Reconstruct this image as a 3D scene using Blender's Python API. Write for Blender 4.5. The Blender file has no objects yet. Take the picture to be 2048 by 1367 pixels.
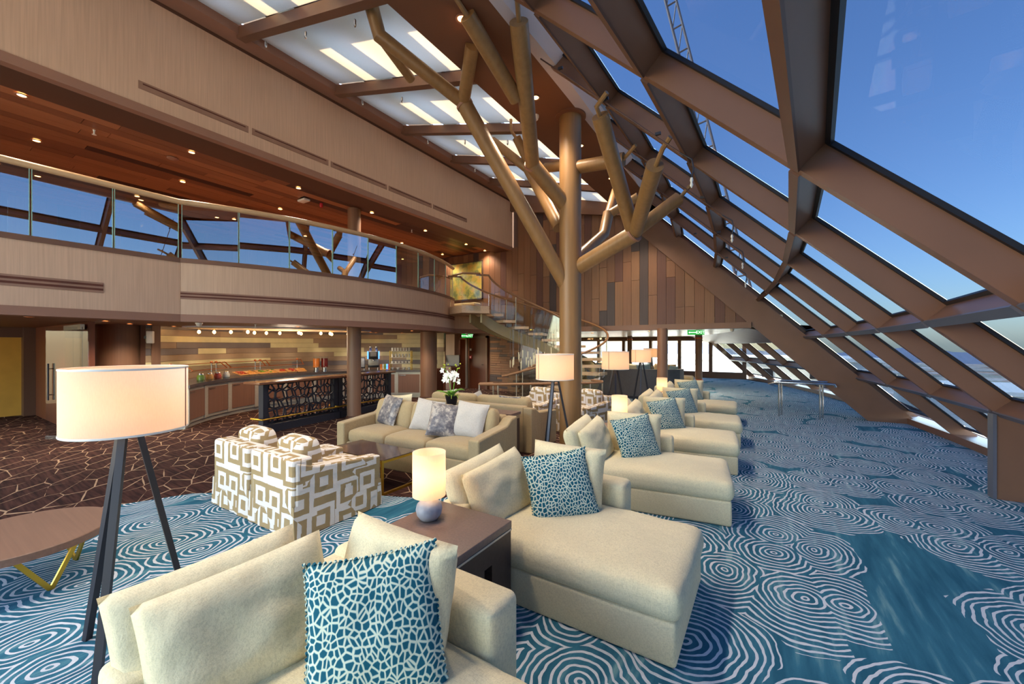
import bpy, bmesh, math, random
from mathutils import Vector, Matrix, noise
R = math.radians
S = bpy.context.scene
COL = S.collection
random.seed(7)

# ------------------------------------------------------------------ camera
cd = bpy.data.cameras.new('camera')
cd.sensor_width = 36.0
cd.lens = 800.0 / 2048.0 * 36.0
cd.shift_y = 6.5 / 2048.0
cd.clip_end = 3000
cam = bpy.data.objects.new('camera', cd)
COL.objects.link(cam)
cam.location = (0, 0, 1.8)
cam.rotation_euler = (R(90), 0, R(32.5))
S.camera = cam

# ------------------------------------------------------------------ world, sun, exposure
S.view_settings.view_transform = 'Standard'
S.view_settings.look = 'None'
S.view_settings.gamma = 1.0
S.view_settings.use_curve_mapping = False
S.view_settings.exposure = 1.32
S.cycles.use_denoising = True
S.cycles.max_bounces = 10
S.cycles.diffuse_bounces = 5
S.cycles.glossy_bounces = 3
S.cycles.transmission_bounces = 6
S.cycles.transparent_max_bounces = 24
S.cycles.sample_clamp_indirect = 6.0
S.cycles.caustics_reflective = False
S.cycles.caustics_refractive = False
w = bpy.data.worlds.new('sky'); S.world = w; w.use_nodes = True
wn = w.node_tree.nodes; wl = w.node_tree.links
sky = wn.new('ShaderNodeTexSky'); sky.sky_type = 'NISHITA'; sky.sun_disc = False
sky.sun_elevation = R(37); sky.sun_rotation = R(-108); sky.altitude = 30
sky.air_density = 1.3; sky.dust_density = 0.8; sky.ozone_density = 2.5
bg = wn['Background']; bg.inputs['Strength'].default_value = 0.55
wl.new(sky.outputs['Color'], bg.inputs['Color'])
sd = bpy.data.lights.new('sun', 'SUN'); sd.energy = 12.0; sd.angle = R(0.6); sd.color = (1, .88, .66)
sun = bpy.data.objects.new('sun', sd); COL.objects.link(sun)
sun.rotation_euler = Vector((-.75, -.25, .6)).to_track_quat('Z', 'Y').to_euler()

# ------------------------------------------------------------------ helpers
def tag(o, label=None, cat=None, group=None, kind=None):
    if label: o['label'] = label
    if cat: o['category'] = cat
    if group: o['group'] = group
    if kind: o['kind'] = kind
    return o

def empty(name, loc=(0, 0, 0), rz=0.0, label=None, cat=None, group=None, kind=None):
    o = bpy.data.objects.new(name, None); COL.objects.link(o)
    o.location = loc; o.rotation_euler = (0, 0, rz); o.empty_display_size = .1
    return tag(o, label, cat, group, kind)

def copy_tree(o, parent=None):
    c = o.copy(); COL.objects.link(c); c.parent = parent
    for ch in list(o.children): copy_tree(ch, c)
    return c

class MB:
    def __init__(s): s.v = []; s.f = []
    def add(s, vs, fs):
        b = len(s.v); s.v += [tuple(p) for p in vs]; s.f += [tuple(b + i for i in f) for f in fs]; return s
    def box(s, c, d, rz=0.0, m=None):
        x, y, z = d[0] / 2, d[1] / 2, d[2] / 2
        vs = [Vector((a * x, b * y, e * z)) for a in (-1, 1) for b in (-1, 1) for e in (-1, 1)]
        if m is not None: vs = [m @ v for v in vs]
        if rz: q = Matrix.Rotation(rz, 3, 'Z'); vs = [q @ v for v in vs]
        vs = [v + Vector(c) for v in vs]
        return s.add(vs, [(0, 1, 3, 2), (4, 6, 7, 5), (0, 4, 5, 1), (2, 3, 7, 6), (0, 2, 6, 4), (1, 5, 7, 3)])
    def bx(s, a, b):
        return s.box([(p + q) / 2 for p, q in zip(a, b)], [abs(q - p) for p, q in zip(a, b)])
    def prism(s, pts, ext):
        n = len(pts); e = Vector(ext); p = [Vector(q) for q in pts]
        fs = [tuple(range(n - 1, -1, -1)), tuple(range(n, 2 * n))] + [(i, (i + 1) % n, n + (i + 1) % n, n + i) for i in range(n)]
        return s.add(p + [q + e for q in p], fs)
    def bar(s, a, b, w, h, up=(0, 0, 1)):
        a, b = Vector(a), Vector(b); d = (b - a).normalized(); u = Vector(up)
        x = d.cross(u).normalized(); y = x.cross(d).normalized()
        c = [x * (w / 2 * i) + y * (h / 2 * j) for i, j in ((-1, -1), (1, -1), (1, 1), (-1, 1))]
        return s.prism([a + q for q in c], b - a)
    def tube(s, path, r, n=10, caps=True, closed=False):
        P = [Vector(p) for p in path]; m = len(P)
        rr = r if isinstance(r, (list, tuple)) else [r] * m
        rings = []; up = None
        for i in range(m):
            if closed: d = (P[(i + 1) % m] - P[i - 1]).normalized()
            elif i == 0: d = (P[1] - P[0]).normalized()
            elif i == m - 1: d = (P[-1] - P[-2]).normalized()
            else:
                d = ((P[i + 1] - P[i]).normalized() + (P[i] - P[i - 1]).normalized()).normalized()
            if up is None: up = Vector((0, 0, 1)) if abs(d.z) < .9 else Vector((1, 0, 0))
            x = d.cross(up).normalized(); y = x.cross(d).normalized(); up = y
            k = 1.0
            if 0 < i < m - 1 and not closed:
                ca = (P[i + 1] - P[i]).normalized().dot((P[i] - P[i - 1]).normalized()); k = 1
            rings.append([P[i] + (x * math.cos(2 * math.pi * j / n) + y * math.sin(2 * math.pi * j / n)) * rr[i] * k for j in range(n)])
        vs = [p for q in rings for p in q]; fs = []
        for i in range(m if closed else m - 1):
            a = i * n; b = ((i + 1) % m) * n
            for j in range(n): fs.append((a + j, a + (j + 1) % n, b + (j + 1) % n, b + j))
        if caps and not closed: fs += [tuple(range(n - 1, -1, -1)), tuple(range((m - 1) * n, m * n))]
        return s.add(vs, fs)
    def lathe(s, prof, n=24, c=(0, 0, 0), caps=True):
        vs = []; fs = []; m = len(prof)
        for r, z in prof:
            for j in range(n):
                a = 2 * math.pi * j / n; vs.append((c[0] + r * math.cos(a), c[1] + r * math.sin(a), c[2] + z))
        for i in range(m - 1):
            for j in range(n): fs.append((i * n + j, i * n + (j + 1) % n, (i + 1) * n + (j + 1) % n, (i + 1) * n + j))
        if caps: fs += [tuple(range(n - 1, -1, -1)), tuple(range((m - 1) * n, m * n))]
        return s.add(vs, fs)
    def rbox(s, c, d, r=.04, n=(8, 8, 6), bulge=0.0, nz=0.0, seed=0, m=None, side=0.0, wr=0.0):
        """rounded cushion block: centre c, size d, corner radius r, crowned faces, soft wrinkles"""
        hx, hy, hz = d[0] / 2, d[1] / 2, d[2] / 2; r = min(r, hx * .98, hy * .98, hz * .98)
        def samp(h, k):
            inner = [-h + r + (2 * h - 2 * r) * i / k for i in range(k + 1)]
            ed = [h - r + r * math.sin(a) for a in (R(30), R(60), R(90))]
            return sorted([-e for e in ed] + inner + ed)
        X, Y, Zs = samp(hx, n[0]), samp(hy, n[1]), samp(hz, n[2])
        idx = {}; vs = []; fs = []
        def pt(i, j, k):
            key = (i, j, k)
            if key in idx: return idx[key]
            p = Vector((X[i], Y[j], Zs[k]))
            q = Vector((max(-hx + r, min(hx - r, p.x)), max(-hy + r, min(hy - r, p.y)), max(-hz + r, min(hz - r, p.z))))
            o = p - q
            # cube-surface point -> rounded
            cnt = [abs(abs(p.x) - hx) < 1e-6, abs(abs(p.y) - hy) < 1e-6, abs(abs(p.z) - hz) < 1e-6]
            if o.length > 1e-9: p = q + o.normalized() * r
            ux, uy, uz = p.x / hx, p.y / hy, p.z / hz
            f = max(0, (1 - ux * ux)) * max(0, (1 - uy * uy))
            p.z += bulge * (f ** .7) * (1 if uz > 0 else -.25) * abs(uz)
            if side:
                g = max(0, 1 - uz * uz)
                p.x += side * g * ux * (1 - .5 * uy * uy); p.y += side * g * uy * (1 - .5 * ux * ux)
            if nz:
                nv = noise.noise_vector(p * 4 + Vector((seed * 7.3, seed * 1.7, 0)))
                p += nv * nz
            if wr:
                e = max(abs(ux), abs(uy)); ang = ux * 9 + uy * 11
                p.z += wr * (e ** 6) * noise.noise(Vector((ang * 1.7 + seed, p.z * 3, seed))) * (1 if uz > 0 else 0)
            idx[key] = len(vs); vs.append(p); return idx[key]
        a, b, g = len(X) - 1, len(Y) - 1, len(Zs) - 1
        for i in range(a):
            for j in range(b):
                fs.append((pt(i, j, g), pt(i + 1, j, g), pt(i + 1, j + 1, g), pt(i, j + 1, g)))
                fs.append((pt(i, j, 0), pt(i, j + 1, 0), pt(i + 1, j + 1, 0), pt(i + 1, j, 0)))
        for i in range(a):
            for k in range(g):
                fs.append((pt(i, 0, k), pt(i + 1, 0, k), pt(i + 1, 0, k + 1), pt(i, 0, k + 1)))
                fs.append((pt(i, b, k), pt(i, b, k + 1), pt(i + 1, b, k + 1), pt(i + 1, b, k)))
        for j in range(b):
            for k in range(g):
                fs.append((pt(0, j, k), pt(0, j, k + 1), pt(0, j + 1, k + 1), pt(0, j + 1, k)))
                fs.append((pt(a, j, k), pt(a, j + 1, k), pt(a, j + 1, k + 1), pt(a, j, k + 1)))
        if m is not None: vs = [m @ v for v in vs]
        vs = [v + Vector(c) for v in vs]
        return s.add(vs, fs)
    def pillow(s, w, h, t, n=16, seed=0, dip=.06, pw=.55, m=None, c=(0, 0, 0), nz=.012):
        """knife-edge pillow in the XZ plane, standing on its lower edge, thickness along Y"""
        N = n + 1; vs = []; fs = []
        for sgn in (1, -1):
            for i in range(N):
                for j in range(N):
                    u = -1 + 2 * i / n; v = -1 + 2 * j / n
                    x = u * w / 2 * (1 - dip * (1 - v * v)); z = v * h / 2 * (1 - dip * (1 - u * u))
                    f = ((1 - u ** 4) * (1 - v ** 4)); th = t / 2 * (max(f, 0) ** pw) * (1 - .12 * (u * u + v * v))
                    th += nz * noise.noise(Vector((u * 2.2 + seed, v * 2.2, sgn * 3 + seed))) * f
                    q = Vector((x, sgn * th, z + h / 2))
                    if m is not None: q = m @ q
                    vs.append(q + Vector(c))
        for i in range(n):
            for j in range(n):
                a = i * N + j
                fs.append((a, a + 1, a + N + 1, a + N)); b = N * N
                fs.append((b + a, b + a + N, b + a + N + 1, b + a + 1))
        return s.add(vs, fs)
    def arc(s, C, r0, r1, a0, a1, z0, z1, n=12):
        vs = []; fs = []
        for i in range(n + 1):
            a = a0 + (a1 - a0) * i / n
            for r, z in ((r0, z0), (r1, z0), (r1, z1), (r0, z1)):
                vs.append((C[0] + r * math.cos(a), C[1] + r * math.sin(a), z))
        for i in range(n):
            for k in range(4):
                fs.append((i * 4 + k, i * 4 + (k + 1) % 4, i * 4 + 4 + (k + 1) % 4, i * 4 + 4 + k))
        fs += [(3, 2, 1, 0), (n * 4, n * 4 + 1, n * 4 + 2, n * 4 + 3)]
        return s.add(vs, fs)
    def sweep(s, pts, off0, off1, z0, z1):
        """vertical band following an XY polyline: offsets along the left normal"""
        m = len(pts); vs = []; fs = []
        for i in range(m):
            a = Vector(pts[max(i - 1, 0)]); b = Vector(pts[min(i + 1, m - 1)]); d = (b - a).normalized(); nn = Vector((-d.y, d.x))
            p = Vector(pts[i])
            for o, z in ((off0, z0), (off1, z0), (off1, z1), (off0, z1)):
                q = p + nn * o; vs.append((q.x, q.y, z))
        for i in range(m - 1):
            for k in range(4): fs.append((i * 4 + k, i * 4 + (k + 1) % 4, i * 4 + 4 + (k + 1) % 4, i * 4 + 4 + k))
        e = (m - 1) * 4
        fs += [(3, 2, 1, 0), (e, e + 1, e + 2, e + 3)]
        return s.add(vs, fs)
    def mesh(s, name, mat, smooth=None):
        me = bpy.data.meshes.new(name); me.from_pydata(s.v, [], s.f)
        bm = bmesh.new(); bm.from_mesh(me)
        if smooth is not None: bmesh.ops.remove_doubles(bm, verts=bm.verts, dist=1e-5)
        bmesh.ops.recalc_face_normals(bm, faces=bm.faces); bm.to_mesh(me); bm.free()
        if mat is not None: me.materials.append(mat)
        if smooth is not None:
            me.polygons.foreach_set('use_smooth', [True] * len(me.polygons))
            me.set_sharp_from_angle(angle=R(smooth))
        me.update(); return me
    def build(s, name, mat, parent=None, smooth=None, loc=None, rz=0.0):
        o = bpy.data.objects.new(name, s.mesh(name, mat, smooth)); COL.objects.link(o)
        if parent is not None: o.parent = parent
        if loc is not None: o.location = loc
        if rz: o.rotation_euler = (0, 0, rz)
        return o

def link(name, me, parent=None, loc=(0, 0, 0), rot=(0, 0, 0)):
    o = bpy.data.objects.new(name, me); COL.objects.link(o); o.parent = parent; o.location = loc; o.rotation_euler = rot; return o

def clip(poly, a, b, c):
    """keep the part of a 2-D polygon with a*x+b*y<=c"""
    out = []
    for i in range(len(poly)):
        p, q = poly[i], poly[(i + 1) % len(poly)]
        dp, dq = a * p[0] + b * p[1] - c, a * q[0] + b * q[1] - c
        if dp <= 0: out.append(p)
        if dp * dq < 0:
            t = dp / (dp - dq); out.append((p[0] + (q[0] - p[0]) * t, p[1] + (q[1] - p[1]) * t))
    return out

# ------------------------------------------------------------------ materials
def srgb(r, g, b):
    f = lambda c: (c / 12.92 if c <= .04045 else ((c + .055) / 1.055) ** 2.4)
    return tuple(f(x / 255.0) for x in (r, g, b)) + (1.0,)

class NT:
    def __init__(s, name):
        s.m = bpy.data.materials.new(name); s.m.use_nodes = True; s.t = s.m.node_tree; s.n = s.t.nodes; s.l = s.t.links
        s.b = s.n['Principled BSDF']; s.o = s.n['Material Output']
    def new(s, t, **k):
        nd = s.n.new(t)
        for a, v in k.items(): setattr(nd, a, v)
        return nd
    def lk(s, a, b): s.l.new(a, b)
    def coord(s, scale=(1, 1, 1), rot=(0, 0, 0)):
        c = s.new('ShaderNodeTexCoord'); mp = s.new('ShaderNodeMapping')
        mp.inputs['Scale'].default_value = scale; mp.inputs['Rotation'].default_value = rot
        s.lk(c.outputs['Object'], mp.inputs['Vector']); return mp.outputs['Vector']
    def noise(s, vec, scale, detail=3, rough=.5):
        n = s.new('ShaderNodeTexNoise'); n.inputs['Scale'].default_value = scale; n.inputs['Detail'].default_value = detail
        n.inputs['Roughness'].default_value = rough
        s.lk(vec, n.inputs['Vector']); return n
    def math(s, op, a, b=None, c=None):
        n = s.new('ShaderNodeMath', operation=op)
        for i, v in enumerate((a, b, c)):
            if v is None: continue
            if isinstance(v, (int, float)): n.inputs[i].default_value = v
            else: s.lk(v, n.inputs[i])
        return n.outputs[0]
    def ramp(s, fac, stops):
        n = s.new('ShaderNodeValToRGB'); e = n.color_ramp.elements
        while len(e) < len(stops): e.new(.5)
        for x, (p, c) in zip(e, stops): x.position = p; x.color = c
        s.lk(fac, n.inputs['Fac']); return n.outputs['Color']
    def mix(s, fac, a, b):
        n = s.new('ShaderNodeMix', data_type='RGBA')
        if isinstance(fac, (int, float)): n.inputs[0].default_value = fac
        else: s.lk(fac, n.inputs[0])
        for i, v in ((6, a), (7, b)):
            if isinstance(v, tuple): n.inputs[i].default_value = v
            else: s.lk(v, n.inputs[i])
        return n.outputs[2]
    def bump(s, h, strength=.2, dist=.02):
        n = s.new('ShaderNodeBump'); n.inputs['Strength'].default_value = strength; n.inputs['Distance'].default_value = dist
        s.lk(h, n.inputs['Height']); s.lk(n.outputs['Normal'], s.b.inputs['Normal'])
    def set(s, color=None, rough=.5, metal=0.0, spec=.5):
        if color is not None:
            if isinstance(color, tuple): s.b.inputs['Base Color'].default_value = color
            else: s.lk(color, s.b.inputs['Base Color'])
        s.b.inputs['Roughness'].default_value = rough; s.b.inputs['Metallic'].default_value = metal
        s.b.inputs['Specular IOR Level'].default_value = spec; return s.m

def dk(c, f): return (c[0] * f, c[1] * f, c[2] * f, 1)

def plain(name, c, rough=.5, metal=0.0, spec=.4, var=.12, vs=3.0, bs=0, bst=.1, sc=(1, 1, 1)):
    t = NT(name); v = t.coord(sc); n = t.noise(v, vs, 3)
    col = t.ramp(n.outputs['Fac'], [(.3, dk(c, 1 - var)), (.7, dk(c, 1 + var))])
    if bs: t.bump(t.noise(v, bs, 2).outputs['Fac'], bst, .01)
    return t.set(col, rough, metal, spec)

def fabric(name, c, weave=260, var=.1, dark=.82):
    t = NT(name); v = t.coord((1, 1, 1)); n = t.noise(v, 5, 4)
    a = t.noise(t.coord((weave, weave * .22, weave * .22)), 1, 2); b = t.noise(t.coord((weave * .22, weave, weave)), 1, 2)
    h = t.math('ADD', a.outputs['Fac'], b.outputs['Fac']); h = t.math('MULTIPLY', h, .5)
    col = t.mix(t.math('MULTIPLY', n.outputs['Fac'], 1.0), dk(c, 1 - var), dk(c, 1 + var))
    col = t.mix(t.ramp(h, [(.38, (0, 0, 0, 1)), (.56, (1, 1, 1, 1))]), dk(c, dark), col)
    cr = t.noise(t.coord((1, 1, .6)), 10, 4, .6)
    hh = t.math('ADD', t.math('MULTIPLY', h, .12), t.math('MULTIPLY', cr.outputs['Fac'], .8))
    t.bump(hh, .35, .03); m = t.set(col, .95, 0, .15)
    t.b.inputs['Sheen Weight'].default_value = .15
    return m

def wood(name, c, grain='z', rough=.4, var=.22, fine=70, spec=.4):
    t = NT(name); k = {'x': (1.2, fine, fine), 'y': (fine, 1.2, fine), 'z': (fine, fine, 1.2)}[grain]
    oi = t.new('ShaderNodeObjectInfo'); cc = t.coord(k)
    ad = t.new('ShaderNodeVectorMath', operation='ADD'); t.lk(cc, ad.inputs[0])
    cm = t.new('ShaderNodeCombineXYZ'); 
    for i in range(3): t.lk(t.math('MULTIPLY', oi.outputs['Random'], 37.0), cm.inputs[i])
    t.lk(cm.outputs[0], ad.inputs[1])
    n = t.noise(ad.outputs[0], 1, 3); b = t.noise(t.coord((1, 1, 1)), 1.3, 2)
    col = t.ramp(n.outputs['Fac'], [(.3, dk(c, 1 - var)), (.7, dk(c, 1 + var))])
    col = t.mix(t.math('MULTIPLY', b.outputs['Fac'], .5), col, dk(c, .8))
    t.bump(n.outputs['Fac'], .08, .005)
    return t.set(col, rough, 0, spec)

def glow(name, c, strength):
    t = NT(name); t.b.inputs['Emission Color'].default_value = c; t.b.inputs['Emission Strength'].default_value = strength
    return t.set(c, .5)

def glass(name, tint, gloss=1.0, rough=.0, alpha=None):
    t = NT(name); t.n.remove(t.b)
    tr = t.new('ShaderNodeBsdfTransparent'); tr.inputs['Color'].default_value = tint
    gl = t.new('ShaderNodeBsdfGlossy'); gl.inputs['Roughness'].default_value = rough; gl.inputs['Color'].default_value = (1, 1, 1, 1)
    fr = t.new('ShaderNodeFresnel'); fr.inputs['IOR'].default_value = 1.5
    mx = t.new('ShaderNodeMixShader'); ge = t.new('ShaderNodeNewGeometry')
    t.lk(t.math('MULTIPLY', t.math('MINIMUM', t.math('MULTIPLY', fr.outputs[0], gloss), .7), t.math('SUBTRACT', 1.0, ge.outputs['Backfacing'])), mx.inputs[0])
    t.lk(tr.outputs[0], mx.inputs[1]); t.lk(gl.outputs[0], mx.inputs[2]); t.lk(mx.outputs[0], t.o.inputs['Surface'])
    return t.m

def shade_mat(name, c, em, st):
    t = NT(name); t.n.remove(t.b)
    d = t.new('ShaderNodeBsdfDiffuse'); d.inputs['Color'].default_value = c
    tl = t.new('ShaderNodeBsdfTranslucent'); tl.inputs['Color'].default_value = c
    mx = t.new('ShaderNodeMixShader'); mx.inputs[0].default_value = .5
    v = t.coord((300, 300, 40)); n = t.noise(v, 1, 2); col = t.mix(n.outputs['Fac'], dk(c, .85), c)
    t.lk(col, d.inputs['Color']); t.lk(col, tl.inputs['Color'])
    t.lk(d.outputs[0], mx.inputs[1]); t.lk(tl.outputs[0], mx.inputs[2])
    e = t.new('ShaderNodeEmission'); e.inputs['Color'].default_value = em; e.inputs['Strength'].default_value = st
    ad = t.new('ShaderNodeAddShader'); t.lk(mx.outputs[0], ad.inputs[0]); t.lk(e.outputs[0], ad.inputs[1])
    t.lk(ad.outputs[0], t.o.inputs['Surface']); return t.m

def mat_swirl():
    t = NT('carpet_swirl'); v = t.coord((1, 1, 1), (0, 0, R(12)))
    n1 = t.noise(v, 1.6, 2); n2 = t.noise(v, 6, 2)
    def disp(vec, nz, amt):
        sb = t.new('ShaderNodeVectorMath', operation='SUBTRACT'); t.lk(nz.outputs['Color'], sb.inputs[0]); sb.inputs[1].default_value = (.5, .5, .5)
        sc = t.new('ShaderNodeVectorMath', operation='SCALE'); t.lk(sb.outputs[0], sc.inputs[0]); sc.inputs['Scale'].default_value = amt
        ad = t.new('ShaderNodeVectorMath', operation='ADD'); t.lk(vec, ad.inputs[0]); t.lk(sc.outputs[0], ad.inputs[1]); return ad.outputs[0]
    v2 = disp(disp(v, n1, .18), n2, .06)
    sc = t.new('ShaderNodeMapping'); sc.inputs['Scale'].default_value = (1.0, .82, 1); t.lk(v2, sc.inputs['Vector'])
    vo = t.new('ShaderNodeTexVoronoi', feature='F1', voronoi_dimensions='2D'); vo.inputs['Scale'].default_value = 1.75; vo.inputs['Randomness'].default_value = 1.0
    t.lk(sc.outputs[0], vo.inputs['Vector'])
    d = vo.outputs['Distance']
    fr = t.math('FRACT', t.math('MULTIPLY', d, 13.5))
    ln = t.math('LESS_THAN', t.math('ABSOLUTE', t.math('SUBTRACT', fr, .5)), .17)
    sp = t.new('ShaderNodeSeparateColor'); t.lk(vo.outputs['Color'], sp.inputs[0])
    keep = t.math('GREATER_THAN', sp.outputs[0], .02)
    lim = t.math('MULTIPLY_ADD', sp.outputs[1], .35, .58)
    inside = t.math('LESS_THAN', d, lim)
    msk = t.math('MULTIPLY', t.math('MULTIPLY', ln, keep), inside)
    st = t.noise(t.coord((9, 1.1, 1), (0, 0, R(-25))), 1.4, 4)
    blue = t.ramp(st.outputs['Fac'], [(.35, srgb(40, 92, 114)), (.58, srgb(56, 112, 134)), (.74, srgb(118, 160, 166))])
    pile = t.noise(v, 160, 2)
    col = t.mix(msk, blue, srgb(204, 210, 218))
    col = t.mix(t.math('MULTIPLY', pile.outputs['Fac'], .28), col, srgb(20, 60, 90))
    t.bump(pile.outputs['Fac'], .35, .006)
    return t.set(col, .95, 0, .1)

def mat_crackle():
    t = NT('carpet_crackle'); v = t.coord((1, 1, 1), (0, 0, R(28)))
    mp = t.new('ShaderNodeMapping'); mp.inputs['Scale'].default_value = (2.0, 4.6, 1); t.lk(v, mp.inputs['Vector'])
    vo = t.new('ShaderNodeTexVoronoi', feature='DISTANCE_TO_EDGE', voronoi_dimensions='2D'); vo.inputs['Scale'].default_value = 1.0
    t.lk(mp.outputs[0], vo.inputs['Vector'])
    br = t.noise(v, 2.2, 2)
    wdt = t.math('MULTIPLY_ADD', br.outputs['Fac'], .12, -.04)
    ln = t.math('LESS_THAN', vo.outputs['Distance'], wdt)
    st = t.noise(t.coord((2, 26, 1), (0, 0, R(28))), 1.0, 3)
    bgc = t.ramp(st.outputs['Fac'], [(.35, srgb(40, 24, 24)), (.65, srgb(74, 48, 42))])
    col = t.mix(ln, bgc, srgb(168, 140, 114))
    t.bump(t.noise(v, 150, 2).outputs['Fac'], .3, .005)
    return t.set(col, .95, 0, .1)

def mat_maze():
    t = NT('maze_print'); tc = t.new('ShaderNodeTexCoord'); s1 = t.new('ShaderNodeSeparateXYZ'); t.lk(tc.outputs['Object'], s1.inputs[0])
    s2 = t.new('ShaderNodeSeparateXYZ'); t.lk(tc.outputs['Normal'], s2.inputs[0])
    top = t.math('GREATER_THAN', t.math('ABSOLUTE', s2.outputs[2]), .75)
    ca = t.new('ShaderNodeCombineXYZ'); t.lk(t.math('ADD', s1.outputs[0], s1.outputs[1]), ca.inputs[0]); t.lk(s1.outputs[2], ca.inputs[1])
    cb = t.new('ShaderNodeCombineXYZ'); t.lk(s1.outputs[0], cb.inputs[0]); t.lk(s1.outputs[1], cb.inputs[1])
    mv = t.new('ShaderNodeMix', data_type='VECTOR'); t.lk(top, mv.inputs[0]); t.lk(ca.outputs[0], mv.inputs[4]); t.lk(cb.outputs[0], mv.inputs[5])
    n = t.noise(tc.outputs['Object'], 11, 2)
    ad = t.new('ShaderNodeVectorMath', operation='MULTIPLY_ADD'); t.lk(n.outputs['Color'], ad.inputs[0]); ad.inputs[1].default_value = (.016, .016, .016)
    t.lk(mv.outputs[1], ad.inputs[2])
    vo = t.new('ShaderNodeTexVoronoi', feature='F1', distance='CHEBYCHEV', voronoi_dimensions='2D'); vo.inputs['Scale'].default_value = 3.6; vo.inputs['Randomness'].default_value = .8
    t.lk(ad.outputs[0], vo.inputs['Vector'])
    sp = t.new('ShaderNodeSeparateColor'); t.lk(vo.outputs['Color'], sp.inputs[0])
    ph = t.math('MULTIPLY', t.math('ROUND', sp.outputs[0]), .5)
    fr = t.math('FRACT', t.math('ADD', t.math('MULTIPLY', vo.outputs['Distance'], 2.9), ph))
    ln = t.math('LESS_THAN', fr, .48)
    # short cross bars break the nested squares into meanders
    vb = t.new('ShaderNodeTexVoronoi', feature='F1', distance='CHEBYCHEV', voronoi_dimensions='2D'); vb.inputs['Scale'].default_value = 7.5; vb.inputs['Randomness'].default_value = .6
    t.lk(ad.outputs[0], vb.inputs['Vector']); sb = t.new('ShaderNodeSeparateColor'); t.lk(vb.outputs['Color'], sb.inputs[0])
    br = t.math('MULTIPLY', t.math('GREATER_THAN', sb.outputs[1], .80), t.math('LESS_THAN', vb.outputs['Distance'], .25))
    ln = t.math('MAXIMUM', ln, br)
    we = t.noise(t.coord((220, 220, 220)), 1, 2)
    col = t.mix(ln, srgb(166, 142, 104), srgb(232, 226, 220))
    col = t.mix(t.math('MULTIPLY', we.outputs['Fac'], .3), col, srgb(150, 130, 100))
    t.bump(t.noise(t.coord(), 12, 3).outputs['Fac'], .3, .03)
    return t.set(col, .95, 0, .1)

def mat_spots():
    t = NT('teal_spot_weave'); v = t.coord((1, 1, 1)); s1 = t.new('ShaderNodeSeparateXYZ'); t.lk(v, s1.inputs[0])
    cb = t.new('ShaderNodeCombineXYZ'); t.lk(t.math('MULTIPLY', s1.outputs[0], 1.25), cb.inputs[0]); t.lk(s1.outputs[2], cb.inputs[1])
    n = t.noise(v, 7, 2)
    ad = t.new('ShaderNodeVectorMath', operation='MULTIPLY_ADD'); t.lk(n.outputs['Color'], ad.inputs[0]); ad.inputs[1].default_value = (.06, .06, .0)
    t.lk(cb.outputs[0], ad.inputs[2])
    vo = t.new('ShaderNodeTexVoronoi', feature='DISTANCE_TO_EDGE', voronoi_dimensions='2D'); vo.inputs['Scale'].default_value = 34
    t.lk(ad.outputs[0], vo.inputs['Vector'])
    col = t.ramp(vo.outputs['Distance'], [(.09, srgb(206, 212, 190)), (.14, srgb(110, 156, 160)), (.2, srgb(28, 88, 106))])
    t.bump(vo.outputs['Distance'], -.4, .01)
    return t.set(col, .9, 0, .15)

def mat_velvet():
    t = NT('crushed_velvet'); v = t.coord(); a = t.noise(v, 9, 6, .7); b = t.noise(t.coord((1, 1, 9)), 12, 4)
    col = t.ramp(a.outputs['Fac'], [(.38, srgb(60, 62, 78)), (.5, srgb(120, 116, 118)), (.58, srgb(190, 180, 168))])
    col = t.mix(t.math('MULTIPLY', b.outputs['Fac'], .5), col, srgb(120, 112, 108))
    t.bump(b.outputs['Fac'], .3, .01); return t.set(col, .45, 0, .5)

def mat_painting():
    t = NT('abstract_painting'); v = t.coord(); n = t.noise(v, 2.2, 6, .65); m2 = t.noise(v, .9, 3)
    c = t.ramp(n.outputs['Fac'], [(.3, srgb(70, 80, 60)), (.42, srgb(120, 125, 60)), (.52, srgb(190, 170, 70)), (.62, srgb(225, 165, 60)), (.72, srgb(150, 160, 130))])
    c = t.mix(t.math('MULTIPLY', m2.outputs['Fac'], .5), c, srgb(90, 100, 80)); return t.set(c, .6)

def mat_ground():
    t = NT('port_ground'); v = t.coord(); n = t.noise(v, .012, 6, .6)
    vo = t.new('ShaderNodeTexVoronoi', feature='F1', voronoi_dimensions='2D'); vo.inputs['Scale'].default_value = .03; t.lk(v, vo.inputs['Vector'])
    c1 = t.ramp(n.outputs['Fac'], [(.35, srgb(120, 130, 110)), (.48, srgb(175, 165, 140)), (.58, srgb(210, 200, 185)), (.68, srgb(140, 150, 160))])
    sp = t.new('ShaderNodeSeparateColor'); t.lk(vo.outputs['Color'], sp.inputs[0])
    c2 = t.ramp(sp.outputs[0], [(.0, srgb(205, 195, 180)), (.4, srgb(150, 150, 130)), (.6, srgb(180, 90, 60)), (.75, srgb(225, 222, 215)), (.9, srgb(110, 120, 125))])
    return t.set(t.mix(.5, c1, c2), .9, 0, .1)

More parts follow.
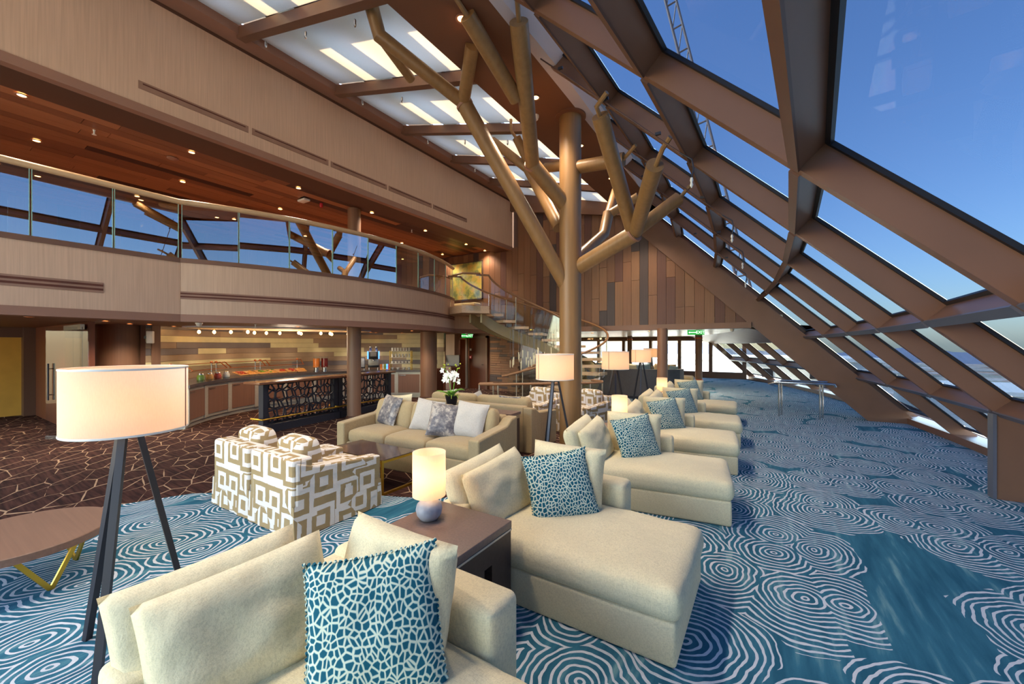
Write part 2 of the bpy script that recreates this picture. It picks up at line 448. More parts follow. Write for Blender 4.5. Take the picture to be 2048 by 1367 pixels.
M = {}
M['swirl'] = mat_swirl(); M['crackle'] = mat_crackle(); M['maze'] = mat_maze(); M['spots'] = mat_spots(); M['velvet'] = mat_velvet()
M['painting'] = mat_painting(); M['ground'] = mat_ground()
M['frame'] = plain('frame_paint', srgb(116, 80, 60), .42, 0, .45, .08, 2)
M['frame_dk'] = plain('frame_edge', srgb(92, 62, 48), .45, 0, .4, .06, 2)
M['edge_grey'] = plain('edge_strip', srgb(96, 96, 108), .4, .3, .4, .06, 2)
M['gasket'] = plain('gasket_rubber', srgb(22, 20, 26), .5, 0, .4)
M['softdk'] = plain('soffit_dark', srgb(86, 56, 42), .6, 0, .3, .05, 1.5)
M['glassware'] = plain('glassware', srgb(226, 226, 222), .1, 0, .8)
M['soffit'] = plain('soffit_paint', srgb(120, 80, 60), .6, 0, .3, .05, 1.5)
M['lip'] = plain('lip_paint', srgb(150, 108, 88), .55, 0, .35, .05, 1.5)
M['upstand'] = plain('upstand_glare_paint', srgb(200, 190, 196), .45, 0, .4, .04, 1.5)  # pale lilac: outside glare on the upstand is put into its colour
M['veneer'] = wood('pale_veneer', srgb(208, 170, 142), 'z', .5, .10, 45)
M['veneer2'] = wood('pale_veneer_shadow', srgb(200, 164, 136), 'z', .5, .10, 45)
M['slot'] = plain('slot_paint', srgb(150, 112, 92), .6)
M['slotd'] = plain('slot_void', srgb(96, 52, 38), .8)
M['trunk'] = wood('sculpture_wood', srgb(146, 110, 70), 'z', .38, .14, 16)
for i, c in enumerate(((124, 84, 58), (112, 75, 52), (94, 58, 47), (70, 54, 52), (128, 90, 62))): M['plank%d' % i] = wood('wall_board_%s' % 'abcde'[i], srgb(*c), 'z', .45, .16, 60)
for i, c in enumerate(((150, 98, 66), (128, 80, 54), (70, 40, 30), (160, 106, 72))): M['ceil%d' % i] = wood('ceiling_board_%s' % 'abcd'[i], srgb(*c), 'y', .38, .18, 60)
for i, c in enumerate(((200, 190, 148), (152, 130, 106), (108, 100, 100), (138, 118, 100))): M['bar%d' % i] = plain('bar_board_%s' % 'abcd'[i], srgb(*c), .35, 0, .5, .08, 4)
M['dwood'] = wood('dark_wall_wood', srgb(112, 62, 42), 'z', .4, .15, 50)
M['colwood'] = wood('column_wood', srgb(136, 100, 78), 'z', .42, .12, 50)
M['rail'] = wood('handrail_wood', srgb(196, 158, 118), 'y', .35, .12, 30)
M['railw'] = wood('stair_rail_wood', srgb(150, 108, 74), 'x', .35, .12, 30)
M['cream'] = fabric('cream_chenille', srgb(222, 209, 172))
M['sofa'] = fabric('sand_linen', srgb(172, 152, 116), 200, .08, .86)
M['greycloth'] = fabric('pale_grey_linen', srgb(194, 188, 180), 240)
M['bluecloth'] = fabric('grey_blue_linen', srgb(130, 150, 156), 240)
M['charcoal'] = fabric('charcoal_tweed', srgb(98, 96, 98), 160, .14)
M['tan'] = fabric('tan_linen', srgb(206, 176, 132), 220)
M['espresso'] = wood('espresso_wood', srgb(72, 56, 50), 'x', .42, .16, 40)
M['espresso_top'] = plain('leather_top', srgb(112, 92, 84), .38, 0, .5, .14, 60, 160, .15)
M['walnut'] = wood('table_oak', srgb(126, 96, 80), 'x', .45, .12, 40)
M['gold'] = plain('brushed_brass', srgb(212, 172, 70), .3, 1, .5, .06)
M['steel'] = plain('polished_steel', srgb(196, 196, 198), .18, 1, .5, .04)
M['brsteel'] = plain('brushed_steel', srgb(186, 180, 168), .34, .35, .5, .06, 6, sc=(1, 1, 12))
M['blackmetal'] = plain('black_metal', srgb(50, 50, 58), .4, .4, .5, .08)
M['marble'] = plain('dark_marble', srgb(84, 70, 68), .12, 0, .6, .4, 14)
M['stone'] = plain('lamp_stoneware', srgb(150, 156, 166), .5, 0, .4, .14, 20, 60, .1)
M['white'] = plain('white_plastic', srgb(226, 224, 218), .4)
M['black'] = plain('black_plastic', srgb(26, 26, 30), .3)
M['counter'] = plain('dark_counter', srgb(78, 72, 74), .22, 0, .5, .12, 10)
M['bartop'] = wood('bar_top_wood', srgb(126, 82, 58), 'y', .22, .14, 30)
M['cabdoor'] = wood('cabinet_door_wood', srgb(128, 92, 76), 'z', .45, .12, 60)
M['shade'] = shade_mat('lamp_shade_linen', srgb(244, 222, 202), srgb(255, 180, 120), .05)
M['shade_hot'] = shade_mat('table_shade_linen', srgb(250, 232, 212), srgb(255, 196, 140), .04)
M['bulb'] = glow('warm_bulb', srgb(255, 190, 110), 14)
M['spotglow'] = glow('downlight_glow', srgb(255, 190, 110), 9)
M['exit'] = glow('exit_sign_green', srgb(40, 150, 60), .5)
M['exitw'] = glow('exit_sign_white', srgb(225, 245, 225), .8)
M['screen'] = glow('screen_blue', srgb(70, 130, 240), 1.2)
M['glass_side'] = glass('tinted_glass', (.235, .28, .345, 1), .12)
M['glass_clear'] = glass('clear_glass', (.92, .94, .95, 1), .7)
M['glass_far'] = glass('far_window_glass', (.40, .42, .43, 1), .3)
M['glass_rail'] = glass('balustrade_glass', (.90, .92, .91, 1), 11.0)
M['glass_stair'] = glass('stair_glass', (.94, .96, .94, 1), 1.6)
M['copper'] = plain('copper_tube', srgb(190, 112, 70), .28, .9, .5, .06)
M['glass_edge'] = plain('glass_edge_green', srgb(150, 190, 170), .2, 0, .6)
M['red'] = plain('red_plastic', srgb(190, 40, 50), .4)
M['green'] = plain('leaf_green', srgb(104, 160, 50), .4, 0, .5, .25, 8)
M['budgreen'] = plain('bud_green', srgb(190, 205, 70), .5)
M['petal'] = plain('orchid_petal', srgb(246, 246, 240), .6, 0, .3, .05)
M['board'] = wood('serving_board', srgb(214, 158, 96), 'x', .5, .2, 30)
M['food_red'] = plain('food_red', srgb(190, 70, 50), .6, 0, .4, .4, 40)
M['food_gold'] = plain('food_gold', srgb(222, 160, 80), .6, 0, .4, .3, 40)
M['food_green'] = plain('food_green', srgb(120, 150, 50), .6, 0, .4, .3, 40)
M['juice_o'] = plain('orange_juice', srgb(224, 130, 50), .2)
M['juice_r'] = plain('berry_juice', srgb(120, 26, 24), .2)
M['bldg'] = plain('white_cladding', srgb(240, 238, 228), .8, 0, .2, .05, .3)
M['lawn'] = plain('lawn_green', srgb(140, 178, 84), .9, 0, .1, .1, .5)
M['mast'] = plain('mast_paint', srgb(150, 128, 120), .5)
M['amber'] = plain('amber_panel', srgb(196, 146, 60), .5, 0, .4, .08)
M['olive'] = plain('olive_metal', srgb(156, 136, 98), .35, .2, .5, .08)
M['tread'] = wood('stair_tread_wood', srgb(214, 178, 144), 'x', .4, .1, 30)
M['crystal'] = plain('crystal_drop', srgb(236, 224, 190), .1, 0, .8)
M['orangeband'] = plain('copper_band', srgb(226, 96, 40), .3, .3)
M['hill'] = plain('far_hill', srgb(120, 130, 150), .95, 0, .1, .1, .01)
# ================================================================== STRUCTURE
def struct(name, mb, mat, parent=None, smooth=None):
    o = mb.build(name, mat, parent, smooth)
    if parent is None: o['kind'] = 'structure'
    return o
def sroot(name): return empty(name, kind='structure')

def blind_mat():
    t = NT('roller_blind'); t.n.remove(t.b); v = t.coord((180, 180, 180)); n = t.noise(v, 1, 2)
    c = t.mix(n.outputs['Fac'], srgb(206, 196, 184), srgb(228, 218, 204))
    d = t.new('ShaderNodeBsdfDiffuse'); tl = t.new('ShaderNodeBsdfTranslucent'); mx = t.new('ShaderNodeMixShader'); mx.inputs[0].default_value = .75
    t.lk(c, d.inputs['Color']); t.lk(c, tl.inputs['Color']); t.lk(d.outputs[0], mx.inputs[1]); t.lk(tl.outputs[0], mx.inputs[2]); t.lk(mx.outputs[0], t.o.inputs['Surface'])
    return t.m
M['blind'] = blind_mat()
def cove_mat():
    t = NT('far_ceiling'); v = t.coord((1, 1, 1)); n = t.noise(v, 1.2, 2)
    sw = t.math('SINE', t.math('MULTIPLY', n.outputs['Fac'], 34.0))
    return t.set(t.ramp(sw, [(.3, srgb(196, 164, 100)), (.55, srgb(236, 216, 170))]), .3, 0, .5)
M['cove'] = cove_mat()

# ---- floors
f = struct('floor', MB().bx((-17, -5, -.12), (3.6, 25, 0)), M['crackle'])
blue = [(-7.6, -4.9), (-6.9, 0), (-6.5, .62), (-5.85, 2.0), (-4.7, 2.85), (-3.65, 3.27), (-3.2, 3.5), (-2.98, 4.2), (-2.95, 5), (-3.1, 7), (-3.6, 10), (-4.2, 12), (-4.4, 24.4), (-1.2, 24.4), (.9, 21), (2.2, 16), (3.0, 12.4), (3.3, 6), (2.9, -1), (2.0, -4.9)]
struct('floor_carpet', MB().prism([(x, y, 0) for x, y in blue], (0, 0, .012)), M['swirl'])

# ---- sloped glazed wall
def bulge(y):
    if y <= 12.6: return .5 * (1 - ((y - 6) / 6.8) ** 2)
    d = y - 12.6; return .03 - .105 * d - .015 * d * d
def xin(y, z): return 2.8 - 1.02 * z + bulge(y)
DP = .165
RY = [12.6 - 1.85 * k for k in range(11)]; GY = [13.0] + RY[1:6] + [.9, -1.1, -3.2, -5.2]
ZT = [.1, 1.0, 2.0, 3.0, 4.0, 5.0, 5.85]
def inn(y, z): return Vector((xin(y, z), y, z))
def out(y, z): return Vector((xin(y, z) + DP, y, z + DP))

def glazing(root, ys, zs, pane, first=True):
    for i, y in enumerate(ys):
        z0, z1 = zs[0] - .1, zs[-1] + .05
        p = [inn(y, z0), inn(y, z1), out(y, z1), Vector((xin(y, z0) + 2 * DP, y, z0))]
        MB().prism([q - Vector((0, .045, 0)) for q in p], (0, .09, 0)).build('rafter', M['frame'], root)
    for i in range(len(ys) - 1):
        a, b = ys[i], ys[i + 1]
        if a < b: a, b = b, a
        for j, z in enumerate(zs):
            n = Vector((-.707, 0, .707)) * .03
            A, B, C, D = inn(a - .045, z), inn(b + .045, z), out(b + .045, z), out(a - .045, z)
            if j == 0:
                sx = [Vector((xin(y2, z) - .05, y2, 0)) for y2 in (a, b)]
                pts = [sx[0], Vector((xin(a, z) - .05, a, .14)), Vector((xin(a, z) + .32, a, .14)), Vector((xin(a, z) + .32, a, 0))]
                vs = pts + [Vector((sx[1].x + (q.x - sx[0].x), b, q.z)) for q in pts]
                MB().add(vs, [(0, 1, 2, 3), (7, 6, 5, 4), (0, 4, 5, 1), (1, 5, 6, 2), (2, 6, 7, 3), (3, 7, 4, 0)]).build('sill', M['frame'], root)
            else:
                o = MB().prism([A - n, B - n, C - n, D - n], n * 2).build('transom', M['frame'], root)
                e = Vector((-.012, 0, -.012))
                MB().prism([A - n * 1.3, B - n * 1.3, B + n * 1.3, A + n * 1.3], e).build('transom_edge', M['edge_grey'] if z < 2.6 else M['frame_dk'], o)
        for j in range(len(zs) - 1):
            z0, z1 = zs[j] + .03, zs[j + 1] - .03
            q = [out(a - .05, z0), out(b + .05, z0), out(b + .05, z1), out(a - .05, z1)]
            nv = Vector((.707, 0, .707)) * .02
            o = MB().prism(q, nv).build('pane', pane, root)
            g = MB(); s = -nv * 1.2
            for k in range(4): g.bar(q[k] + s, q[(k + 1) % 4] + s, .05, .03, nv)
            g.build('gasket', M['gasket'], o)
win1 = sroot('window_1'); glazing(win1, GY, ZT, M['glass_side'])
# knee plate under the low transom
y = RY[3] - .05
MB().prism([(xin(y, 1.0) - .02, y - .05, 0), (xin(y, .05) + .4, y - .05, 0), (xin(y, 1.0) + .2, y - .05, 1.1), (xin(y, 1.0) - .02, y - .05, 1.0)], (0, .1, 0)).build('knee_plate', M['frame'], win1)
MB().bx((xin(y, 1.0) - .05, y - .07, 0), (xin(y, 1.0) - .02, y + .07, 1.0)).build('knee_edge', M['edge_grey'], win1)
# upstand between soffit and glass
vs = []; fs = []
for i, y in enumerate([12.6 - .4625 * k for k in range(41)]):
    vs += [(-2.72, y, 5.8), (xin(y, 5.72), y, 5.80), (xin(y, 5.72) + .35, y, 6.05), (-2.72, y, 6.3)]
for i in range(40):
    for k in range(4): fs.append((i * 4 + k, i * 4 + (k + 1) % 4, i * 4 + 4 + (k + 1) % 4, i * 4 + 4 + k))
struct('trim_1', MB().add(vs, fs), M['upstand'])

# end frame of the glazed slope
struct('trim_2', MB().prism([(2.03, 12.5, 0), (2.93, 12.5, 0), (2.93 - 1.02 * 6.1, 12.5, 6.1), (2.03 - 1.02 * 6.1, 12.5, 6.1)], (0, .3, 0)), M['frame'])

# ---- soffit beam and its downlights' carrier
struct('ceiling_soffit', MB().bx((-3.75, -5, 5.8), (-2.72, 12.6, 6.45)), M['soffit'])

# ---- skylight
sl = sroot('window_2')
def sz(x): return 7.3 - (x + 7.7) * .28
for y in RY:
    b = MB().prism([(-7.75, y - .07, sz(-7.75) - .2), (-3.7, y - .07, sz(-3.7) - .16), (-3.7, y - .07, sz(-3.7)), (-7.75, y - .07, sz(-7.75))], (0, .14, 0)).build('crossbar', M['frame'], sl)
    MB().prism([(-7.7, y + .07, sz(-7.7) - .1), (-3.75, y + .07, sz(-3.75) - .1), (-3.75, y + .07, sz(-3.75) - .03), (-7.7, y + .07, sz(-7.7) - .03)], (0, .06, 0)).build('blind_roller', M['brsteel'], b)
    for k in range(3):
        x = -6.9 + 1.15 * k; h = MB(); h.lathe([(.012, -.14), (.018, -.12), (.018, -.05), (.012, -.04)], 8, (x, y, sz(x) - .28)); h.build('blind_catch', M['steel'], b, 40)
for i in range(len(RY) - 1):
    a, b = RY[i] - .07, RY[i + 1] + .13
    MB().prism([(-7.72, a, sz(-7.72) + .02), (-3.72, a, sz(-3.72) + .02), (-3.72, b, sz(-3.72) + .02), (-7.72, b, sz(-7.72) + .02)], (0, 0, .008)).build('blind', M['blind'], sl)
MB().bx((-8.0, -5, 7.16), (-7.68, 12.6, 7.36)).build('ledge', M['lip'], sl)
MB().bx((-8.12, -5, 7.10), (-8.0, 12.6, 7.2)).build('shadow_gap', M['frame_dk'], sl)
MB().prism([(-8, 12.42, 6.75), (-3.3, 12.42, 5.75), (-3.3, 12.42, 6.4), (-8, 12.42, 7.4)], (0, .16, 0)).build('end_beam', M['frame'], sl)
rg = sroot('sun_blockers')  # unseen slats above the blinds, added to shape the sun patches on them
for x0, x1 in ((-8.15, -7.35), (-6.9, -6.45), (-5.55, -5.12), (-4.2, -3.9)):
    MB().prism([(x0, -5, sz(x0) + .3), (x1, -5, sz(x1) + .3), (x1, -5, sz(x1) + .36), (x0, -5, sz(x0) + .36)], (0, 17.6, 0)).build('sun_blocker_beam', M['frame_dk'], rg)
for y in RY:
    MB().prism([(-8.2, y - .2, sz(-8.2) + .37), (-3.7, y - .2, sz(-3.7) + .37), (-3.7, y - .2, sz(-3.7) + .43), (-8.2, y - .2, sz(-8.2) + .43)], (0, .75, 0)).build('sun_blocker_plate', M['frame_dk'], rg)

# ---- upper fascia
wf = sroot('wall_left')
MB().bx((-8.12, -5, 5.45), (-8.0, 12.58, 7.1)).build('fascia_panel', M['veneer'], wf)
MB().bx((-8.12, -5, 5.32), (-7.985, 12.58, 5.45)).build('fascia_lip', M['lip'], wf)
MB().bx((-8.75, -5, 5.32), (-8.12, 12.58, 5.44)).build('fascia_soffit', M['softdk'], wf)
yy = 2.06
while yy < 9.6:
    o = MB().bx((-8.004, yy, 5.68), (-7.992, yy + 1.52, 5.80)).build('vent_frame', M['slot'], wf)
    MB().bx((-7.994, yy + .05, 5.755), (-7.989, yy + 1.47, 5.775)).build('vent_slot', M['slotd'], o)
    MB().bx((-7.994, yy + .02, 5.69), (-7.989, yy + 1.5, 5.70)).build('vent_slot', M['slot'], o)
    yy += 1.58

# ---- upper ceiling boards
uc = sroot('ceiling_upper')
MB().bx((-16, -5, 5.46), (-8.7, 12.6, 5.6)).build('ceiling_backing', M['frame_dk'], uc)
rng = random.Random(3); x = -8.78; wdt = .235
while x > -15.8:
    y = -3.0 - rng.random() * 2
    while y < 12.5:
        ln = rng.choice((1.6, 2.2, 2.8, 3.4)); y1 = min(y + ln, 12.52)
        if y1 > -1.5:
            k = rng.choices((0, 1, 2, 3), (4, 4, 3, 3.5))[0]
            MB().bx((x - wdt + .006, max(y, -4) + .004, 5.425 + rng.random() * .006), (x, y1 - .004, 5.46)).build('plank', M['ceil%d' % k], uc)
        y = y1
    x -= wdt
# ---- walls of the upper deck
wu = sroot('wall_upper'); rng = random.Random(5); y = -4.0
while y < 12.5:
    MB().bx((-15.5, y, 3.0), (-15.4, y + .395, 5.46)).build('board', M['plank%d' % rng.choice((1, 2, 2, 3))], wu); y += .4

# ---- far wall, boards
wfar = sroot('wall_far'); rng = random.Random(11); x = -11.9
while x < 2.0:
    z = 2.42; zmax = 7.2 if x > -8 else 5.42
    while z < zmax - .05:
        z1 = min(zmax, z + rng.choice((.5, .9, 1.4, 2.0, 2.8)))
        if zmax - z1 < .25: z1 = zmax
        p = [(x + .004, z + .004), (x + .256, z + .004), (x + .256, z1 - .004), (x + .004, z1 - .004)]
        p = clip(p, 1, 1.02, 2.12)
        if x > -8: p = clip(p, .28, 1, 7.35 - 7.7 * .28)
        if len(p) > 2:
            k = rng.choices((0, 1, 2, 3, 4), (5, 4, 2.6, 1.5, 4))[0]
            MB().prism([(a, 12.56, b) for a, b in p], (0, .06 - rng.random() * .006, 0)).build('plank', M['plank%d' % k], wfar)
        z = z1
    x += .26
MB().prism([(-16, 12.63, 2.3), (-.4, 12.63, 2.3), (-.4, 12.63, 2.42), (-3.9, 12.63, 6.2), (-8, 12.63, 7.35), (-16, 12.63, 7.35)], (0, .1, 0)).build('backing', M['frame_dk'], wfar)
MB().bx((-8.2, 12.40, 2.26), (-.35, 12.75, 2.42)).build('band', M['frame'], wfar)

# ---- balcony
def arcpts(c, r, a0, a1, n): return [(c[0] + r * math.cos(a0 + (a1 - a0) * i / n), c[1] + r * math.sin(a0 + (a1 - a0) * i / n)) for i in range(n + 1)]
ST = [(-8.8, -5.0), (-8.8, 2.83)]
AC = (-15.43, 6.52); AR = 7.6; A1 = math.asin(3.69 / 7.6)
AP = arcpts(AC, AR, -A1, A1, 36)
TL = [AP[-1], (-8.45, 11.2), (-8.2, 12.4)]
bal = sroot('wall_balcony')
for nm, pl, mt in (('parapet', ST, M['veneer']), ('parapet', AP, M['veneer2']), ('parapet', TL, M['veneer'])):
    top = 3.27 if pl is not TL else 3.0
    MB().sweep(pl, 0, .12, 2.35, top).build(nm, mt, bal, 30)
    MB().sweep(pl, -.015, .3, 2.22, 2.35).build('parapet_lip', M['lip'], bal, 30)
    if pl is not TL: MB().sweep(pl, -.02, .15, 3.27, 3.35).build('parapet_cap', M['frame'], bal, 30)
def vent(pl, z0, z1):
    o = MB().sweep(pl, -.008, 0, z0, z1).build('vent_frame', M['slot'], bal, 30)
    for f_ in (.22, .62): MB().sweep(pl, -.012, -.006, z0 + (z1 - z0) * f_, z0 + (z1 - z0) * (f_ + .2)).build('vent_slot', M['slotd'], o, 30)
vent([(-8.8, -1.5), (-8.8, .15)], 2.62, 2.78); vent([(-8.8, .2), (-8.8, 1.85)], 2.62, 2.78)
for k in range(9): vent(AP[k * 4:k * 4 + 5], 2.62, 2.76)
slab = [p for p in ST] + AP[1:] + TL[1:] + [(-16, 12.4), (-16, -5)]
struct('ceiling_lower', MB().prism([(x - .14, y, 2.25) for x, y in slab], (0, 0, .72)), M['soffit'])
# glass panels and handrail of the balcony
gb = empty('balcony_balustrade', label='long curved glass balustrade with wooden handrail along the upper balcony', cat='balustrade')
def gpanel(a, b, root=gb):
    d = (Vector(b) - Vector(a)).normalized(); n = Vector((-d.y, d.x)) * .05; a2 = Vector(a) + n + d * .012; b2 = Vector(b) + n - d * .012
    o = MB().bar((a2.x, a2.y, 3.84), (b2.x, b2.y, 3.84), .016, .98).build('pane', M['glass_rail'], root)
    for q in (a2, b2): MB().bar((q.x, q.y, 3.35), (q.x, q.y, 4.33), .02, .008, (d.x, d.y, 0)).build('pane_edge', M['glass_edge'], o)
ys = [-3.3, -2.4, -1.5, -.6, .27, 1.12, 1.98, 2.83]
for i in range(len(ys) - 1): gpanel((-8.8, ys[i]), (-8.8, ys[i + 1]))
for k in range(9): gpanel(AP[k * 4], AP[k * 4 + 4])
rp = [(-8.85, -3.3, 4.36), (-8.85, 2.83, 4.36)] + [(x - .05, y, 4.36) for x, y in AP[1:]]
MB().tube(rp, .05, 10).build('handrail', M['rail'], gb, 50)

# ---- lower level walls behind the bar
BC = (-8.4, 6.6)   # centre of the concave bar
wb = sroot('wall_bar'); rng = random.Random(21); zr = .95
A0, A9 = R(225), R(110)
while zr < 2.2:
    a = A0
    while a > A9 + .02:
        st = R(rng.choice((10, 18, 26, 34))); a2 = max(A9, a - st)
        k = rng.choices((0, 1, 2, 3), (3, 3, 3, 3))[0]
        MB().arc(BC, 4.75 - rng.random() * .008, 4.85, a, a2, zr + .003, zr + .151, 5).build('plank', M['bar%d' % k], wb, 30); a = a2
    zr += .154
MB().arc(BC, 4.85, 4.95, A0, A9, 0, 2.26, 30).build('backing', M['frame_dk'], wb, 30)
MB().arc(BC, 4.7, 4.86, A0, A9, 0, .95, 30).build('splashback', M['dwood'], wb, 30)
# entrance side, left
wl_ = sroot('wall_entrance')
MB().bx((-16.4, -5, 0), (-16.2, 1.9, 2.25)).build('amber_wall', M['amber'], wl_)
MB().bx((-16.2, 1.9, 0), (-15.9, 2.1, 2.25)).build('jamb', M['frame_dk'], wl_)
MB().bx((-16.2, 2.1, 0), (-11.0, 2.2, 2.25)).build('dark_panel', M['dwood'], wl_)
MB().bx((-12.3, 3.25, 0), (-11.7, 3.4, 2.25)).build('return_panel', M['colwood'], wl_)
MB().bx((-16.2, -5, 2.0), (-16.0, 2.0, 2.25)).build('header', M['frame_dk'], wl_)
# lower far wall between bar and staircase
wr = sroot('wall_service'); rng = random.Random(2)
x = -13.0
while x < -8.3:
    MB().bx((x, 13.3, 0), (x + .37, 13.4, 2.3)).build('board', M['dwood'], wr); x += .372
z = .0
while z < 2.2:
    x = -9.4
    while x < -8.1:
        ln = rng.uniform(.3, .6); x1 = min(-8.0, x + ln)
        MB().bx((x, 13.1 - rng.random() * .015, z + .003), (x1 - .004, 13.28, z + .087)).build('block', M['plank%d' % rng.choice((0, 1, 4, 3))], wr); x = x1
    z += .09
for nm, x, h in (('door_1', -11.15, 2.05), ('door_2', -10.1, 2.1)):
    d = sroot(nm)
    MB().bx((x - .42, 13.22, 0), (x + .42, 13.27, h)).build('door_leaf', M['dwood'], d)
    g = MB(); g.bx((x - .5, 13.18, 0), (x - .42, 13.3, h + .08)); g.bx((x + .42, 13.18, 0), (x + .5, 13.3, h + .08)); g.bx((x - .5, 13.18, h), (x + .5, 13.3, h + .08)); g.build('door_frame', M['frame'] if nm == 'door_2' else M['brsteel'], d)
    MB().tube([(x + .34, 13.16, 1.0), (x + .24, 13.16, 1.0)], .012, 8).build('door_handle', M['steel'], d)
# ---- far lounge beyond the board wall
struct('ceiling_far', MB().prism([(-16, 12.6, 2.3), (.35, 12.6, 2.3), (-.2, 16, 2.3), (-1.6, 21.5, 2.3), (-3.2, 24.5, 2.3), (-16, 24.5, 2.3)], (0, 0, .3)), M['cove'])
w3 = sroot('window_3'); Y3 = [13.1 + 1.95 * k for k in range(7)]
glazing(w3, Y3, [.1, 1.0, 1.92], M['glass_far'])
vs = []; fs = []
for y in Y3: vs += [(xin(y, 1.92) - .05, y, 1.9), (xin(y, 2.3) - .9, y, 2.3), (xin(y, 2.3) - .9, y, 2.45), (xin(y, 1.92) + .35, y, 2.3)]
for i in range(len(Y3) - 1):
    for k in range(4): fs.append((i * 4 + k, i * 4 + (k + 1) % 4, i * 4 + 4 + (k + 1) % 4, i * 4 + 4 + k))
MB().add(vs, fs).build('head_panel', M['frame'], w3)
w4 = sroot('window_4'); XS = [-1.0, -2.6, -4.2, -5.8, -7.4, -9.0, -10.6, -12.2]
for x in XS: MB().bx((x - .09, 24.3, 0), (x + .09, 24.6, 2.3)).build('mullion', M['frame'], w4)
for z0, z1 in ((0, .35), (2.05, 2.3)): MB().bx((-12.4, 24.32, z0), (-.9, 24.55, z1)).build('rail', M['frame'], w4)
for i in range(len(XS) - 1): MB().bx((XS[i + 1] + .09, 24.42, .35), (XS[i] - .09, 24.44, 2.05)).build('pane', M['glass_clear'], w4)
w5 = struct('wall_port', MB().bx((-16, 12.7, 0), (-12.4, 24.5, 2.3)), M['dwood'])

# ---- columns
def column(x, y, r, z1, label, mat='colwood', bands=(), z0=0.0):
    o = empty('column', (x, y, z0), label=label, cat='column')
    MB().lathe([(r, 0), (r, z1 - z0)], 28).build('shaft', M[mat], o, 50)
    MB().lathe([(r + .02, 0), (r + .02, .06), (r + .005, .07)], 28).build('base_ring', M['frame_dk'], o, 40)
    for b in bands: MB().lathe([(r + .008, b), (r + .012, b + .01), (r + .012, b + .035), (r + .008, b + .045)], 28).build('copper_band', M['orangeband'], o, 40)
    return o
column(-8.62, 6.25, .165, 2.25, 'slim round wooden column rising in front of the bar buffet')
column(-9.3, 6.75, .165, 5.45, 'slim round wooden column standing on the upper balcony', z0=3.0)
column(-12.3, 2.85, .42, 2.25, 'broad round column behind the large floor lamp shade')
column(-9.75, 10.0, .28, 2.25, 'broad round wooden column at the right end of the bar')
column(-2.62, 12.45, .15, 2.3, 'round brown column under the board wall beside the floor lamps')
column(-2.6, 19.8, .15, 2.3, 'slim brown column with orange bands by the curved far windows', bands=(.22, 2.1))
column(-6.35, 22.0, .13, 2.3, 'thin column with orange band in front of the bright far windows', bands=(2.1,))
column(-7.6, 14.5, .14, 2.3, 'slim brown column behind the curved staircase')

# ---- world outside
struct('ground_port', MB().bx((-400, 30, -41), (900, 1500, -40)), M['ground'])
struct('ground_quay', MB().bx((6, -300, -41), (900, 30, -40)), M['ground'])
def hut(x, y, z, sx, sy, sz_, label, mat='bldg', wins=()):
    o = empty('building', (x, y, z), label=label, cat='building')
    MB().bx((-sx / 2, -sy / 2, 0), (sx / 2, sy / 2, sz_)).build('walls', M[mat], o)
    MB().bx((-sx / 2 - .3, -sy / 2 - .3, sz_), (sx / 2 + .3, sy / 2 + .3, sz_ + .4)).build('roof', M['bldg'], o)
    for a, b in wins:
        q = MB().bx((a, -sy / 2 - .06, b), (a + 1.1, -sy / 2 + .05, b + 1.0)).build('window', M['gasket'], o)
    return o
hut(-3, 62, -40, 26, 14, 40, 'white industrial tower seen through the curved far windows', wins=((2.5, 38.1), (2.5, 34.6), (7, 38.1)))
hut(22, 64, -40, 16, 14, 37, 'pale block right of the white tower beyond the far windows')
hut(64, 120, -40, 34, 30, 22, 'low white warehouse on the quay below the side windows')
hut(110, 150, -40, 40, 30, 14, 'distant pale shed beyond the side windows', 'bldg')
struct('ground_lawn', MB().bx((18, 70, -39.9), (46, 200, -39.7)), M['lawn'])
hl = MB(); rng = random.Random(4); n = 60; vs = []; fs = []
for i in range(n + 1):
    x = -700 + 3200 * i / n; h = 20 + 60 * abs(noise.noise(Vector((i * .17, 2.2, 0)))) + 16 * noise.noise(Vector((i * .6, 0, 1)))
    vs += [(x, 1450 - max(0, x) * .38, -40), (x, 1480 - max(0, x) * .38, -40 + h), (x, 1900, -40)]
for i in range(n): fs += [(i * 3, i * 3 + 3, i * 3 + 4, i * 3 + 1), (i * 3 + 1, i * 3 + 4, i * 3 + 5, i * 3 + 2)]
struct('ground_hills', hl.add(vs, fs), M['hill'])
mt = empty('lattice_mast', (-.8, 25.6, 2.6), label='slanted steel lattice mast outside above the glazed slope', cat='mast')
a, b = Vector((0, 0, 0)), Vector((-4.6, -.4, 21)); e1, e2 = Vector((.55, 0, .1)), Vector((0, .55, 0))
for q in (Vector((0, 0, 0)), e1, e2, e1 + e2): MB().tube([a + q, b + q], .07, 8).build('leg', M['mast'], mt, 50)
for k in range(14):
    p = a + (b - a) * (k / 14); q = a + (b - a) * ((k + 1) / 14); g = MB()
    g.tube([p, q + e1], .035, 6); g.tube([p + e1, p + e1 + e2], .035, 6); g.tube([p, p + e1], .05, 6); g.build('brace', M['mast'], mt, 50)
